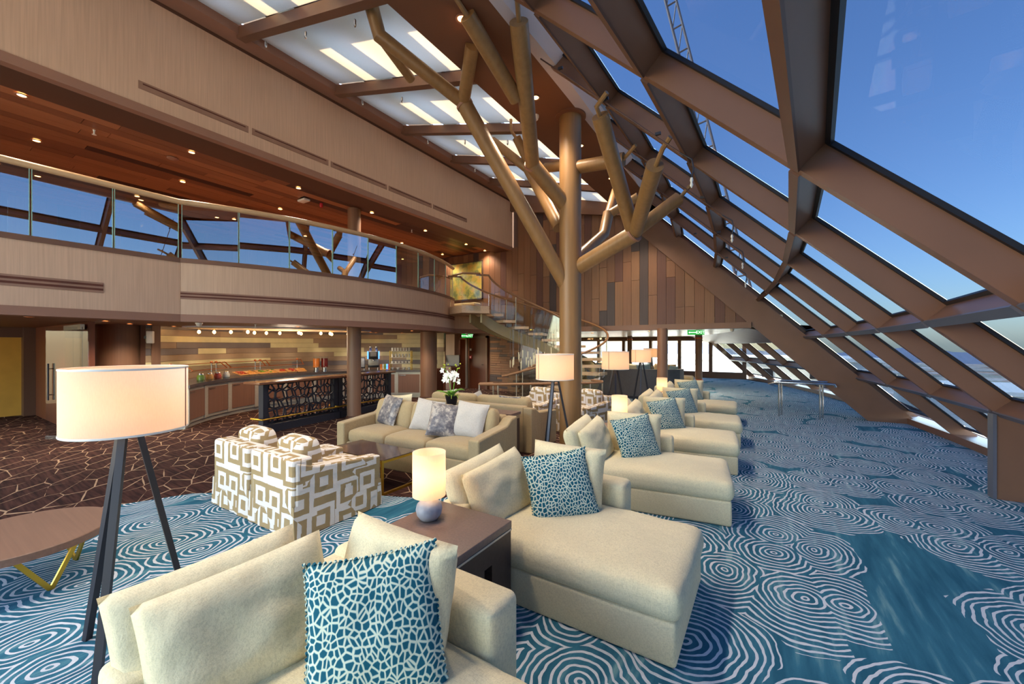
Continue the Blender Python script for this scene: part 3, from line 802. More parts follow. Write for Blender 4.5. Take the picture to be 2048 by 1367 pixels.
# ================================================================== TREE SCULPTURE
tr = empty('tree_sculpture', (-2.9, 6.45, 0), label='tall wooden column shaped like a branching tree rising to the soffit', cat='sculpture')
TO = Vector((-2.9, 6.45, 0))
MB().lathe([(.19, 0), (.19, 5.8)], 32).build('trunk', M['trunk'], tr, 50)
MB().lathe([(.27, 5.77), (.27, 5.8), (.2, 5.8)], 32).build('collar', M['soffit'], tr, 40)
def rt(p): return Vector(p) - TO
def branch(nm, pts, r, rods=()):
    g = MB(); P = [rt(p) for p in pts]; g.tube(P, r, 18)
    o = g.build(nm, M['trunk'], tr, 40)
    if len(P) > 2:
        for q in P[1:-1]: pass
    return o
def rod(par, pts, r=.03): MB().tube([rt(p) for p in pts], r, 8).build('rod', M['trunk'], par, 40)
def collar(par, p, q, r):
    a, b = rt(p), rt(q); d = (b - a).normalized(); MB().tube([a - d * .02, a + d * .02], r, 18).build('joint_ring', M['lip'], par, 40)
b1 = branch('branch', [(-2.97, 6.41, 2.86), (-3.97, 4.83, 5.56)], .125)
branch('branch', [(-3.97, 4.83, 5.56), (-4.49, 3.66, 6.05), (-4.59, 3.48, 6.75)], .1)
branch('branch', [(-4.49, 3.66, 6.05), (-4.65, 4.39, 5.92)], .07)
branch('branch', [(-3.97, 4.83, 5.56), (-3.29, 4.19, 5.78)], .095)
collar(b1, (-3.96, 4.85, 5.53), (-3.9, 4.9, 5.4), .135)
b2 = branch('branch', [(-2.96, 6.41, 4.22), (-3.26, 5.75, 4.77)], .13)
b2v = branch('branch', [(-3.26, 5.75, 4.77), (-2.51, 4.09, 5.68)], .115); rod(b2v, [(-2.53, 4.14, 5.65), (-2.38, 3.82, 5.85)])
collar(b2, (-3.26, 5.75, 4.77), (-3.2, 5.65, 4.82), .138)
b2b = branch('branch', [(-2.97, 4.78, 5.26), (-3.0, 3.72, 5.71)], .1); rod(b2b, [(-3.0, 3.75, 5.7), (-3.02, 3.53, 5.8)])
branch('branch', [(-3.13, 6.48, 3.9), (-4.01, 6.93, 5.3)], .11); branch('branch', [(-4.01, 6.93, 5.3), (-4.8, 6.78, 6.03)], .09)
b3 = branch('branch', [(-3.99, 6.83, 5.45), (-4.12, 6.63, 5.85)], .085); rod(b3, [(-4.12, 6.63, 5.83), (-4.21, 6.57, 5.99), (-4.21, 6.57, 6.2)])
b4 = branch('branch', [(-2.82, 6.5, 3.14), (-1.72, 6.26, 3.54)], .13); collar(b4, (-1.74, 6.26, 3.53), (-1.6, 6.2, 3.6), .14)
b = branch('branch', [(-1.76, 6.25, 3.58), (-1.76, 4.81, 4.67)], .105); rod(b, [(-1.76, 4.83, 4.65), (-1.76, 4.69, 4.72), (-1.6, 4.61, 4.8)])
b = branch('branch', [(-1.72, 6.26, 3.55), (-1.13, 4.97, 3.96)], .105); rod(b, [(-1.13, 4.99, 3.95), (-1.01, 4.81, 4.06), (-.91, 4.73, 4.13)])
b = branch('branch', [(-1.72, 6.26, 3.57), (-1.13, 6.51, 4.04)], .1); rod(b, [(-1.13, 6.51, 4.03), (-.97, 6.49, 4.19)])
branch('branch', [(-2.83, 6.5, 3.29), (-2.68, 7.54, 3.96), (-2.64, 7.69, 4.41)], .105)
branch('branch', [(-2.64, 7.69, 4.38), (-2.61, 8.06, 4.97)], .085); branch('branch', [(-2.64, 7.69, 4.38), (-2.06, 7.7, 4.62)], .085)
b = branch('branch', [(-2.91, 6.45, 4.89), (-1.96, 6.46, 4.82)], .11); rod(b, [(-1.97, 6.46, 4.82), (-1.73, 6.32, 4.93)])
branch('branch', [(-2.95, 6.54, 5.0), (-3.54, 6.76, 5.17)], .09)

# ================================================================== CHAISES
def tilt(ax, a, rz=0.0): return Matrix.Rotation(rz, 3, 'Z') @ Matrix.Rotation(a, 3, ax)
def make_chaise(seed, cover=M['cream']):
    o = empty('chaise_longue')
    MB().rbox((.87, .5, .125), (1.72, 1.0, .25), .025, (4, 3, 2)).build('base', cover, o, 60)
    MB().rbox((.95, .49, .335), (1.60, .99, .2), .07, (22, 14, 4), .035, .006, seed, None, .012, .016).build('seat_cushion', cover, o, 70)
    MB().rbox((.12, .6, .29), (.24, 1.2, .58), .04, (3, 8, 4)).build('backrest', cover, o, 60)
    MB().rbox((.58, 1.09, .31), (1.14, .24, .62), .045, (8, 3, 5), .008).build('arm', cover, o, 60)
    yaw, rol = ((16, 7), (8, 8))[0 if seed == 0 else 1]
    for x, y, a, sd in ((.20, .03, -12, 1), (.40, .07, -20, 2)):
        MB().pillow(.68, .5, .25, 18, seed * 3 + sd, .035, .36, Matrix.Rotation(R(-yaw), 3, 'Z') @ tilt('Y', R(a)) @ Matrix.Rotation(R(rol), 3, 'X') @ Matrix.Rotation(R(90), 3, 'Z'), (x, y + .33, .38), .03).build('back_cushion', cover, o, 70)
    MB().pillow(.68, .52, .23, 18, seed * 3 + 5, .035, .36, tilt('X', R(-12)), (.68, .80, .41), .03).build('back_cushion', cover, o, 70)
    return o
CH = [(-2.15, .43, 0, 'cream chaise longue cut off by the bottom edge, nearest of the row'),
      (-2.15, 2.33, 0, 'cream chaise longue just beyond the dark end table, shown whole'),
      (-2.0, 4.22, 8, 'third cream chaise longue of the row, in front of the tree trunk'),
      (-2.05, 6.1, 6, 'fourth cream chaise longue of the row, beyond the second small table lamp'),
      (-2.1, 7.8, 5, 'fifth cream chaise longue of the row, before the third small table lamp'),
      (-2.3, 10.0, 3, 'farthest cream chaise longue of the row, beside the steel handrail')]
tp_me = MB().pillow(.54, .54, .17, 20, 3).mesh('teal_pillow', M['spots'], 70)
bead = MB()
for k in range(4):
    for i in range(26):
        s_ = -1 + 2 * i / 26
        u, v = ((s_, -1), (1, s_), (-s_, 1), (-1, -s_))[k]
        x = u * .27 * (1 - .06 * (1 - v * v)); z = v * .27 * (1 - .06 * (1 - u * u)) + .27
        bead.box((x, 0, z), (.011, .011, .011), 0, Matrix.Rotation(.7, 3, 'X') @ Matrix.Rotation(.7, 3, 'Z'))
bead_me = bead.mesh('beading', M['spots'])
PL = ['teal spotted pillow largest in the foreground, on the nearest chaise', 'teal spotted pillow on the chaise beside the dark end table', 'teal spotted pillow on the third chaise of the row', 'teal spotted pillow on the fourth chaise of the row', 'teal spotted pillow on the fifth chaise of the row', 'teal spotted pillow on the farthest chaise of the row']
for i, (x, y, a, lb) in enumerate(CH):
    c = make_chaise(i); c.location = (x, y, .012); c.rotation_euler = (0, 0, R(a)); tag(c, lb, 'chaise', 'cream chaises in a curved row')
    q = Matrix.Rotation(R(a), 3, 'Z')
    lx, ly = (.84, .54) if i else (.9, .58)
    p = Vector((x, y, .012)) + q @ Vector((lx, ly, .405))
    o = link('throw_pillow', tp_me, None, p, (0, 0, 0)); tag(o, PL[i], 'pillow', 'teal spotted pillows')
    o.rotation_euler = (Matrix.Rotation(R(a + 40), 3, 'Z') @ Matrix.Rotation(R(-22), 3, 'X') @ Matrix.Rotation(R(-7), 3, 'Y')).to_euler()
    bd = link('beading', bead_me, o)

# ================================================================== END TABLES AND TABLE LAMPS
def make_endtable():
    o = empty('end_table')
    MB().rbox((0, 0, .575), (.66, .57, .05), .006, (2, 2, 1)).build('table_top', M['espresso_top'], o, 40)
    MB().bx((-.33, -.285, .535), (.33, .285, .548)).build('top_edge', M['brsteel'], o)
    MB().bx((-.325, -.28, .4), (.325, .28, .535)).build('apron', M['espresso'], o)
    MB().bx((-.325, -.28, 0), (.325, -.02, .4)).build('side_panel', M['espresso'], o)
    MB().bx((-.325, .06, 0), (.325, .28, .4)).build('side_panel', M['espresso'], o)
    MB().bx((-.325, -.02, 0), (.25, .06, .4)).build('recess_back', M['black'], o)
    return o
def make_tablelamp():
    o = empty('table_lamp')
    MB().lathe([(.035, 0), (.06, .005), (.082, .035), (.09, .07), (.082, .105), (.055, .13), (.02, .14)], 28).build('lamp_base', M['stone'], o, 60)
    MB().lathe([(.012, .138), (.012, .2)], 12).build('stem', M['gold'], o, 50)
    MB().lathe([(.112, .165), (.112, .46)], 40, (0, 0, 0), False).build('lamp_shade', M['shade_hot'], o, 60)
    MB().lathe([(.0135, .26), (.022, .275), (.026, .3), (.02, .325), (.001, .34)], 14).build('bulb', M['bulb'], o, 60)
    return o
def lamp_light(par, z, watt, rad=.03, col=(1, .66, .36)):
    l = bpy.data.lights.new('lamp_light', 'POINT'); l.energy = watt; l.shadow_soft_size = rad; l.color = col
    q = bpy.data.objects.new('lamp_light', l); COL.objects.link(q); q.parent = par; q.location = (0, 0, z); return q
for i, (x, y, a) in enumerate(((-1.79, 2.005, 0), (-1.8, 5.72, 7), (-1.98, 9.35, 4))):
    t = make_endtable(); t.location = (x, y, .012); t.rotation_euler.z = R(a)
    tag(t, ['dark end table between the two nearest cream chaises', 'dark end table under the second small lamp of the row', 'dark end table under the third small lamp of the row'][i], 'table', 'dark end tables')
    l = make_tablelamp(); dx, dy = ((-.16, .0), (0, 0), (0, 0))[i]; l.location = (x + dx, y + dy, .612)
    tag(l, ['grey stoneware table lamp, lit, on the nearest dark end table', 'small lit table lamp among the chaises in front of the tree trunk', 'small lit table lamp farthest along the chaise row'][i], 'lamp', 'small table lamps')
    lamp_light(l, .32, .8)

# ================================================================== FLOOR LAMPS
def make_floorlamp():
    o = empty('floor_lamp')
    for k in range(3):
        a = R(90 + 120 * k); MB().bar((.045 * math.cos(a), .045 * math.sin(a), 1.29), (.3 * math.cos(a), .3 * math.sin(a), 0), .036, .03, (math.cos(a), math.sin(a), .3)).build('leg', M['blackmetal'], o)
    MB().lathe([(.05, 1.27), (.05, 1.3), (.012, 1.31), (.012, 1.42)], 16).build('bracket', M['blackmetal'], o, 40)
    s = MB().lathe([(.28, 1.285), (.28, 1.655)], 48, (0, 0, 0), False).build('lamp_shade', M['shade'], o, 60)
    for z in (1.287, 1.653): MB().lathe([(.281, z - .006), (.283, z), (.281, z + .006)], 48, (0, 0, 0), False).build('shade_trim', M['white'], s, 60)
    MB().bx((-.283, -.004, 1.285), (-.278, .004, 1.655)).build('shade_seam', M['slot'], s)
    MB().lathe([(.012, 1.4), (.03, 1.43), (.035, 1.46), (.025, 1.5), (.001, 1.52)], 14).build('bulb', M['bulb'], o, 60)
    return o
fl0 = make_floorlamp()
FL = [(-3.21, .78, -127, 'large floor lamp with drum shade in the left foreground beside the round table'),
      (-2.66, 5.36, 60, 'floor lamp with drum shade standing in front of the tree trunk'),
      (-2.7, 8.3, 80, 'floor lamp with drum shade just right of the tree trunk'),
      (-3.15, 12.1, 70, 'floor lamp before the charcoal banquette, left of the round column'),
      (-4.15, 17.4, 0, 'floor lamp half hidden behind the round column by the far windows')]
for i, (x, y, a, lb) in enumerate(FL):
    o = fl0 if i == 0 else copy_tree(fl0)
    o.location = (x, y, .012); o.rotation_euler.z = R(a); tag(o, lb, 'lamp', 'drum shade floor lamps'); lamp_light(o, 1.47, 1.9, .05, (1, .72, .48))

# ================================================================== SOFAS AND ARMCHAIRS
def make_sofa(W, D, n, cover, name='sofa'):
    """front faces -Y"""
    o = empty(name); aw = .17
    MB().rbox((0, .02, .15), (W - 2 * aw + .02, D - .06, .30), .02, (6, 3, 2)).build('base', cover, o, 60)
    for s in (-1, 1):
        x = s * (W / 2 - aw / 2); y0, y1 = -D / 2, D / 2
        pr = [(y0, 0), (y1, 0), (y1, .76), (y1 - .16, .74), (y1 - .3, .66), (y0, .6)]
        g = MB(); g.prism([(x - aw / 2, a, b) for a, b in pr], (aw, 0, 0))
        ob = g.build('arm', cover, o); bv = ob.modifiers.new('bevel', 'BEVEL'); bv.width = .025; bv.segments = 3
    MB().rbox((0, D / 2 - .1, .4), (W - 2 * aw + .02, .2, .74), .04, (8, 3, 4)).build('backrest', cover, o, 60)
    cw = (W - 2 * aw) / n
    for k in range(n):
        x = -W / 2 + aw + cw * (k + .5)
        MB().rbox((x, -.09, .385), (cw - .008, D - .3, .19), .06, (12, 10, 4), .035, .006, k + 2, None, .008, .012).build('seat_cushion', cover, o, 70)
        MB().rbox((x, D / 2 - .31, .66), (cw - .015, .2, .46), .07, (10, 5, 8), .0, .01, k + 9, tilt('X', R(-10)), .02).build('back_cushion', cover, o, 70)
    return o
s1 = make_sofa(2.66, 1.04, 3, M['sofa']); s1.location = (-4.4, 4.42, 0); s1.rotation_euler.z = R(4)
tag(s1, 'sand coloured three seat sofa facing the marble coffee table', 'sofa')
s2 = make_sofa(2.5, 1.04, 2, M['sofa']); s2.location = (-4.55, 6.2, 0); s2.rotation_euler.z = R(183)
tag(s2, 'sand coloured sofa seen from behind, beyond the orchid console', 'sofa')

def make_armchair():
    o = empty('armchair'); cv = M['maze']; W, D, aw = .82, .98, .15
    g = MB(); g.bx((-W / 2 + .01, D / 2 - .2, .02), (W / 2 - .01, D / 2, .73)); ob = g.build('backrest', cv, o); bv = ob.modifiers.new('bevel', 'BEVEL'); bv.width = .035; bv.segments = 3
    for s in (-1, 1):
        x = s * (W / 2 - aw / 2); pr = [(-D / 2, .02), (D / 2 - .03, .02), (D / 2 - .03, .70), (D / 2 - .22, .63), (-D / 2, .56)]
        ob = MB().prism([(x - aw / 2, a, b) for a, b in pr], (aw, 0, 0)).build('arm', cv, o); bv = ob.modifiers.new('bevel', 'BEVEL'); bv.width = .02; bv.segments = 3
    MB().rbox((0, -.1, .16), (W - 2 * aw, D - .2, .28), .02, (3, 3, 2)).build('base', cv, o, 60)
    MB().rbox((0, -.12, .4), (W - 2 * aw - .01, D - .24, .2), .06, (8, 8, 4), .03, .005, 4).build('seat_cushion', cv, o, 70)
    MB().rbox((0, D / 2 - .3, .64), (W - 2 * aw - .03, .2, .44), .07, (9, 5, 8), 0, .01, 8, tilt('X', R(-12)), .02).build('back_cushion', cv, o, 70)
    # skirt: soft pleated hem all round
    vs = []; fs = []; per = [(-W / 2, -D / 2), (W / 2, -D / 2), (W / 2, D / 2), (-W / 2, D / 2)]; N = 0
    ring = []
    for k in range(4):
        a, b_ = Vector(per[k]), Vector(per[(k + 1) % 4]); d = (b_ - a).normalized(); nrm = Vector((d.y, -d.x))
        for i in range(14):
            p = a + (b_ - a) * (i / 14); ring.append((p, nrm, i))
    for p, nrm, i in ring:
        wv = .006 * math.sin(i * 1.9); cut = -.012 if i == 7 else 0
        for z, o_ in ((.30, .002), (.16, .008 + wv * .5), (.008, .018 + wv + cut)):
            q = p + nrm * o_; vs.append((q.x, q.y, z))
    n = len(ring)
    for i in range(n):
        for k in range(2): fs.append((i * 3 + k, ((i + 1) % n) * 3 + k, ((i + 1) % n) * 3 + k + 1, i * 3 + k + 1))
    MB().add(vs, fs).build('skirt', cv, o, 60)
    return o
ac0 = make_armchair()
for i, (x, y, a, lb) in enumerate(((-4.9, 2.5, 180, 'brown and white maze print armchair with back to camera, left of the pair'),
                                 (-4.06, 2.5, 180, 'brown and white maze print armchair with back to camera, right of the pair'),
                                 (-4.3, 7.75, -4, 'maze print armchair behind the sand sofa, left of the tree trunk'),
                                 (-3.22, 7.95, -14, 'maze print armchair just right of the tree trunk'))):
    o = ac0 if i == 0 else copy_tree(ac0); o.location = (x, y, .012 if i < 2 else 0); o.rotation_euler.z = R(a); tag(o, lb, 'armchair', 'maze print armchairs')

# scatter pillows on the sand sofas
def put_pillow(mat, w, h, t, loc, rz, tx, ty, label, seed, grp='scatter pillows on the sand sofas'):
    o = MB().pillow(w, h, t, 14, seed).build('throw_pillow', mat, None, 70); o.location = loc
    o.rotation_euler = (Matrix.Rotation(R(rz), 3, 'Z') @ Matrix.Rotation(R(tx), 3, 'X') @ Matrix.Rotation(R(ty), 3, 'Y')).to_euler()
    tag(o, label, 'pillow', grp); return o
put_pillow(M['velvet'], .5, .5, .16, (-5.28, 4.40, .49), -8, -20, 4, 'crushed velvet pillow at the left end of the sand sofa', 1)
put_pillow(M['cream'], .46, .46, .15, (-5.16, 4.62, .52), 4, -12, -6, 'cream pillow peeping out behind the left velvet pillow', 2)
put_pillow(M['greycloth'], .48, .5, .16, (-4.42, 4.40, .49), 18, -22, 8, 'pale grey pillow in the middle of the sand sofa', 3)
put_pillow(M['velvet'], .44, .5, .15, (-3.93, 4.26, .49), 34, -24, 8, 'crushed velvet pillow leaning on the pale grey one at the right', 4)
put_pillow(M['greycloth'], .5, .52, .16, (-3.6, 4.42, .49), 14, -22, 6, 'pale grey pillow behind the right velvet pillow on the sand sofa', 5)
put_pillow(M['greycloth'], .46, .46, .15, (-5.15, 6.1, .5), 170, -18, 10, 'pale pillow on the rear sofa, left of the orchid', 6)
put_pillow(M['greycloth'], .46, .44, .15, (-4.55, 6.1, .5), 190, -18, 24, 'pale pillow on the rear sofa, right of the orchid', 7)
put_pillow(M['velvet'], .44, .44, .15, (-3.85, 6.12, .5), 185, -24, 0, 'dark velvet pillow on the right end of the rear sofa', 8)

# ================================================================== TABLES
ct = empty('coffee_table', (-4.44, 3.48, 0), 0, 'low brass framed coffee table with dark marble top', 'table')
W, D, H = 1.12, .56, .42
MB().bx((-W / 2, -D / 2, H - .025), (W / 2, D / 2, H)).build('table_top', M['marble'], ct)
for sx in (-1, 1):
    for sy in (-1, 1): MB().bx((sx * W / 2 - .014, sy * D / 2 - .014, 0), (sx * W / 2 + .014, sy * D / 2 + .014, H)).build('leg', M['gold'], ct)
    for z in (.014, H - .02): MB().bx((sx * W / 2 - .013, -D / 2, z - .014), (sx * W / 2 + .013, D / 2, z + .014)).build('rail', M['gold'], ct)
for sy in (-1, 1): MB().bx((-W / 2, sy * D / 2 - .013, H - .04), (W / 2, sy * D / 2 + .013, H - .008)).build('rail', M['gold'], ct)
rtb = empty('round_table', (-4.74, .54, .012), 0, 'low round wooden table with brass V legs at the left edge', 'table')
MB().lathe([(.49, .315), (.51, .32), (.51, .37), (.505, .375)], 64).build('table_top', M['walnut'], rtb, 40)
for k in range(4):
    a = R(20 + 90 * k); f0 = Vector((.34 * math.cos(a), .34 * math.sin(a), 0)); g = MB()
    for s in (-1, 1):
        a2 = a + s * R(32); g.bar(f0, (.36 * math.cos(a2), .36 * math.sin(a2), .315), .03, .014, (math.cos(a), math.sin(a), 0))
    g.build('leg', M['gold'], rtb)
cs = empty('console_table', (-4.55, 5.3, 0), R(3.5), 'long dark console table between the two back to back sofas', 'table')
MB().bx((-1.2, -.17, .69), (1.2, .17, .73)).build('table_top', M['espresso_top'], cs)
MB().bx((-1.19, -.16, .63), (1.19, .16, .69)).build('apron', M['sofa'], cs)
for sx in (-1.15, 1.15): MB().bx((sx - .04, -.15, 0), (sx + .04, .15, .63)).build('leg', M['espresso'], cs)
# orchid
oc = empty('orchid_plant', (-4.62, 5.3, .73), 0, 'white orchid in a black pot on the console table', 'plant')
MB().lathe([(.065, 0), (.075, .01), (.105, .15), (.115, .2), (.1, .2), (.09, .14)], 24).build('pot', M['black'], oc, 40)
MB().lathe([(.001, .17), (.095, .175)], 20).build('moss', M['petal'], oc)
rng = random.Random(8)
def leaf(L, wd, az, el, mat, par, z0):
    vs = []; fs = []; n = 7
    for i in range(n + 1):
        s_ = i / n; x = L * s_ * math.cos(el * (1 - s_ * .6)); z = L * s_ * math.sin(el) * (1 - .45 * s_ * s_); w_ = wd * math.sin(math.pi * min(1, s_ * .92 + .06)) ** .7
        for k in (-1, 0, 1): vs.append((x * math.cos(az) - k * w_ * math.sin(az), x * math.sin(az) + k * w_ * math.cos(az), z0 + z + abs(k) * w_ * .3))
    for i in range(n):
        for k in (0, 1): fs.append((i * 3 + k, i * 3 + k + 1, i * 3 + 4 + k, i * 3 + 3 + k))
    MB().add(vs, fs).build('leaf', mat, par, 60)
for L, wd, az, el in ((.34, .045, 3.4, .45), (.26, .055, .3, .9), (.27, .06, 1.2, .8), (.22, .055, 5.4, .9), (.2, .05, 2.6, .8), (.24, .05, 4.4, .7)): leaf(L, wd, az, el, M['green'], oc, .18)
for dx in (-.05, .05):
    st = MB().tube([(dx * .3, 0, .18), (dx, .01, .4), (dx * 1.6, 0, .56), (dx * 3, -.02, .66)], .007, 6).build('stem', M['green'], oc, 60)
    for i in range(7):
        c = Vector((dx * (1.2 + rng.random() * 2.4) + rng.uniform(-.04, .04), rng.uniform(-.06, .05), .44 + rng.random() * .2)); g = MB()
        for k in range(5):
            a = k * 1.257 + rng.random(); q = Vector((math.cos(a), -.25, math.sin(a))); p = c + q * .028; x_ = Vector((-math.sin(a), 0, math.cos(a))) * .022
            g.add([c, p - x_, c + q * .062, p + x_], [(0, 1, 2, 3)])
        g.build('blossom', M['petal'], st)
    for i in range(6):
        c = (dx * 2.4 + rng.uniform(-.07, .07), rng.uniform(-.04, .04), .64 + rng.random() * .12); MB().lathe([(.001, -.013), (.012, -.006), (.014, .004), (.001, .016)], 8, c).build('bud', M['budgreen'], st, 60)
g = MB()
for k in range(7):
    a = k * .9; g.tube([(.05 * math.cos(a), .05 * math.sin(a), .19), (.11 * math.cos(a), .11 * math.sin(a), .22), (.15 * math.cos(a), .15 * math.sin(a), .16 + .03 * (k % 3))], .005, 5)
g.build('aerial_root', M['budgreen'], oc, 60)
# ================================================================== BAR BUFFET
RB = 3.72
def pol(r, a, z=0.0): return Vector((BC[0] + r * math.cos(a), BC[1] + r * math.sin(a), z))
UN = 9; a0, a9 = R(236), R(116); da = (a9 - a0) / UN
desc = ['leftmost steel framed bar cabinet half behind the lamp shade', 'bar cabinet with one plain brown door, second from the lamp shade', 'narrow looking bar cabinet third from the lamp shade', 'bar cabinet with slotted door fourth from the lamp shade', 'slotted bar cabinet just left of the lattice table', 'bar cabinet behind the left part of the lattice table', 'bar cabinet behind the slim column', 'bar cabinet below the coffee machine', 'rightmost bar cabinet beside the broad column, below the glass rack']
for k in range(UN):
    u0, u1 = a0 + da * k, a0 + da * (k + 1)
    o = empty('bar_cabinet', label=desc[k], cat='cabinet', group='bar buffet cabinets')
    MB().arc(BC, RB + .02, RB + .66, u0, u1, .1, .88, 4).build('body', M['brsteel'], o)
    MB().arc(BC, RB + .06, RB + .6, u0, u1, 0, .1, 4).build('plinth', M['brsteel'], o)
    i0, i1 = u0 + da * .07, u1 - da * .07
    d = MB().arc(BC, RB, RB + .03, i0, i1, .17, .80, 4).build('door', M['cabdoor'], o)
    if k in (3, 4): 
        for z in (.26, .7): MB().arc(BC, RB - .004, RB + .01, i0 + da * .1, i1 - da * .1, z, z + .025, 3).build('slot', M['slotd'], d)
    else: MB().arc(BC, RB - .02, RB, i0 + da * .05, i0 + da * .3, .755, .775, 2).build('handle', M['steel'], d)
    MB().arc(BC, RB - .006, RB + .03, u0, i0, .1, .86, 1).build('frame_post', M['brsteel'], o)
    MB().arc(BC, RB - .006, RB + .03, i1, u1, .1, .86, 1).build('frame_post', M['brsteel'], o)
ctp = MB().arc(BC, RB - .05, RB + .96, a0 + .03, a9 - .02, .88, .95, 40).build('bar_countertop', M['counter'], None, 30)
tag(ctp, 'dark curved countertop running along the whole bar', 'countertop')
# sneeze guards
SG = [(R(228), R(208)), (R(207), R(190)), (R(189), R(173))]
for k, (p, q) in enumerate(SG):
    o = empty('food_guard', label='copper and glass food guard over the buffet, %s' % ('leftmost of three', 'middle of three', 'rightmost of three')[k], cat='food guard', group='buffet food guards')
    for a in (p - R(.5), q + R(.5)):
        MB().tube([pol(RB + .55, a, .95), pol(RB + .55, a, 1.33)], .016, 10).build('post', M['steel'], o, 50)
        MB().tube([pol(RB + .55, a, 1.33), pol(RB + .3, a, 1.36), pol(RB + .12, a, 1.22)], .013, 8).build('arm', M['copper'], o, 50)
        MB().lathe([(.001, -.03), (.03, -.02), (.034, 0), (.03, .02), (.001, .03)], 12, pol(RB + .55, a, 1.36)).build('knob', M['copper'], o, 60)
    for r_, z in ((RB + .55, 1.34), (RB + .14, 1.21)):
        MB().tube([pol(r_, p + (q - p) * i / 8, z) for i in range(9)], .009, 8).build('rail', M['copper'], o, 50)
    n = 8; vs = []; fs = []
    for i in range(n + 1):
        a = p + (q - p) * i / n; vs += [pol(RB + .42, a, 1.34), pol(RB + .15, a, 1.22)]
    for i in range(n): fs.append((2 * i, 2 * i + 1, 2 * i + 3, 2 * i + 2))
    g = MB().add(vs, fs).build('pane', M['glass_clear'], o); sm = g.modifiers.new('thick', 'SOLIDIFY'); sm.thickness = .008
# boards of food
rng = random.Random(13); fm = ['food_red', 'food_gold', 'food_green', 'food_gold', 'food_red']
bl = ['with red cold cuts, nearest the jars', 'with dark meat slices', 'with golden pastries', 'with green garnish', 'with red sausage slices', 'with bread slices', 'with pink ham, farthest right']
for k in range(7):
    a = R(199 - 4.3 * k); c = pol(RB + .34, a, .97); o = empty('serving_board', c, a + R(90), 'wooden buffet board ' + bl[k], 'serving board', 'wooden boards on the buffet')
    m = Matrix.Rotation(R(-16), 3, 'X')
    MB().rbox((0, .0, .055), (.27, .3, .022), .01, (4, 4, 1), 0, 0, 0, m).build('board', M['board'], o, 50)
    for i in range(10):
        p = m @ Vector((rng.uniform(-.1, .1), rng.uniform(-.12, .12), .02)) + Vector((0, 0, .055)); mm = M['food_green'] if (k == 3 and i < 4) else M[fm[k % 5]]
        MB().rbox(p, (.06, .045, .018), .008, (2, 2, 1), .006, .004, i).build('food_slice', mm, o, 60)
for k, (a, fmn, lb) in enumerate(((R(219), 'food_green', 'green pickles, leftmost'), (R(214.5), 'food_gold', 'brown spread'), (R(210.5), 'food_red', 'red jam'), (R(206.5), 'white', 'white yoghurt'))):
    o = empty('preserve_jar', pol(RB + .26, a, .95), 0, 'glass jar of %s with metal lid on the buffet' % lb, 'jar', 'jars on the buffet')
    MB().lathe([(.06, 0), (.075, .02), (.08, .08), (.06, .13), (.055, .14)], 18).build('jar_body', M[fmn], o, 60)
    MB().lathe([(.06, .14), (.06, .16), (.03, .185), (.001, .19)], 18).build('lid', M['steel'], o, 50)
    MB().lathe([(.082, .0), (.083, .08), (.065, .135)], 18, (0, 0, 0), False).build('glass_wall', M['glass_clear'], o, 60)
for k, (a, j, lb) in enumerate(((R(166), 'juice_o', 'orange juice'), (R(162.5), 'juice_r', 'dark berry juice'))):
    o = empty('drink_dispenser', pol(RB + .45, a, .95), a, 'tall drink dispenser of %s on the bar counter' % lb, 'dispenser', 'drink dispensers')
    MB().lathe([(.09, 0), (.09, .02), (.075, .03), (.075, .12), (.09, .13)], 20).build('base', M['steel'], o, 50)
    MB().lathe([(.1, .13), (.1, .42)], 20).build('juice', M[j], o, 50)
    MB().lathe([(.108, .13), (.108, .46)], 20, (0, 0, 0), False).build('tank', M['glass_clear'], o, 50)
    MB().lathe([(.11, .46), (.11, .475), (.02, .49), (.015, .52)], 20).build('lid', M['glass_clear'], o, 50)
    MB().tube([(-.09, 0, .15), (-.14, 0, .15), (-.14, 0, .12)], .012, 8).build('tap', M['steel'], o, 50)
# coffee machine
o = empty('coffee_machine', pol(RB + .5, R(141), .95), R(141 + 90), 'black and steel coffee machine with blue lit sides on the bar', 'coffee machine')
MB().rbox((0, 0, .12), (.36, .4, .08), .015, (2, 2, 1)).build('drip_tray', M['black'], o, 50)
MB().rbox((0, -.05, .26), (.34, .26, .24), .015, (2, 2, 2)).build('body', M['brsteel'], o, 50)
MB().rbox((0, -.0, .5), (.34, .4, .26), .02, (2, 2, 2)).build('head', M['black'], o, 50)
for s in (-1, 1):
    MB().bx((s * .18 - .022, .15, .38), (s * .18 + .022, .21, .64)).build('light_strip', M['screen'], o)
    MB().lathe([(.055, .63), (.055, .72), (.06, .73), (.06, .8)], 16, (s * .1, 0, 0)).build('bean_hopper', M['steel'], o, 50)
    for sy in (-1, 1): MB().lathe([(.02, 0), (.02, .08)], 10, (s * .14, sy * .15, 0)).build('foot', M['steel'], o, 50)
MB().bx((-.1, .2, .46), (.1, .207, .6)).build('display', M['charcoal'], o)
MB().lathe([(.035, .3), (.04, .34), (.02, .38)], 14, (0, .17, 0)).build('spout', M['steel'], o, 50)
o = empty('milk_fridge', pol(RB + .5, R(146.6), .95), R(236), 'grey milk cooler left of the coffee machine', 'cooler')
MB().rbox((0, 0, .24), (.26, .34, .38), .02, (2, 2, 2)).build('body', M['blackmetal'], o, 50); MB().rbox((0, .18, .25), (.22, .02, .3), .008, (2, 1, 2)).build('door', M['stone'], o, 50)
for s in (-1, 1): MB().lathe([(.018, 0), (.018, .06)], 10, (s * .1, .1, 0)).build('foot', M['steel'], o, 50)
o = empty('tea_rack', pol(RB + .35, R(135.5), .95), R(226), 'small rack of coloured tea sachets right of the coffee machine', 'rack')
MB().bx((-.17, -.06, 0), (.17, .08, .02)).build('tray', M['board'], o)
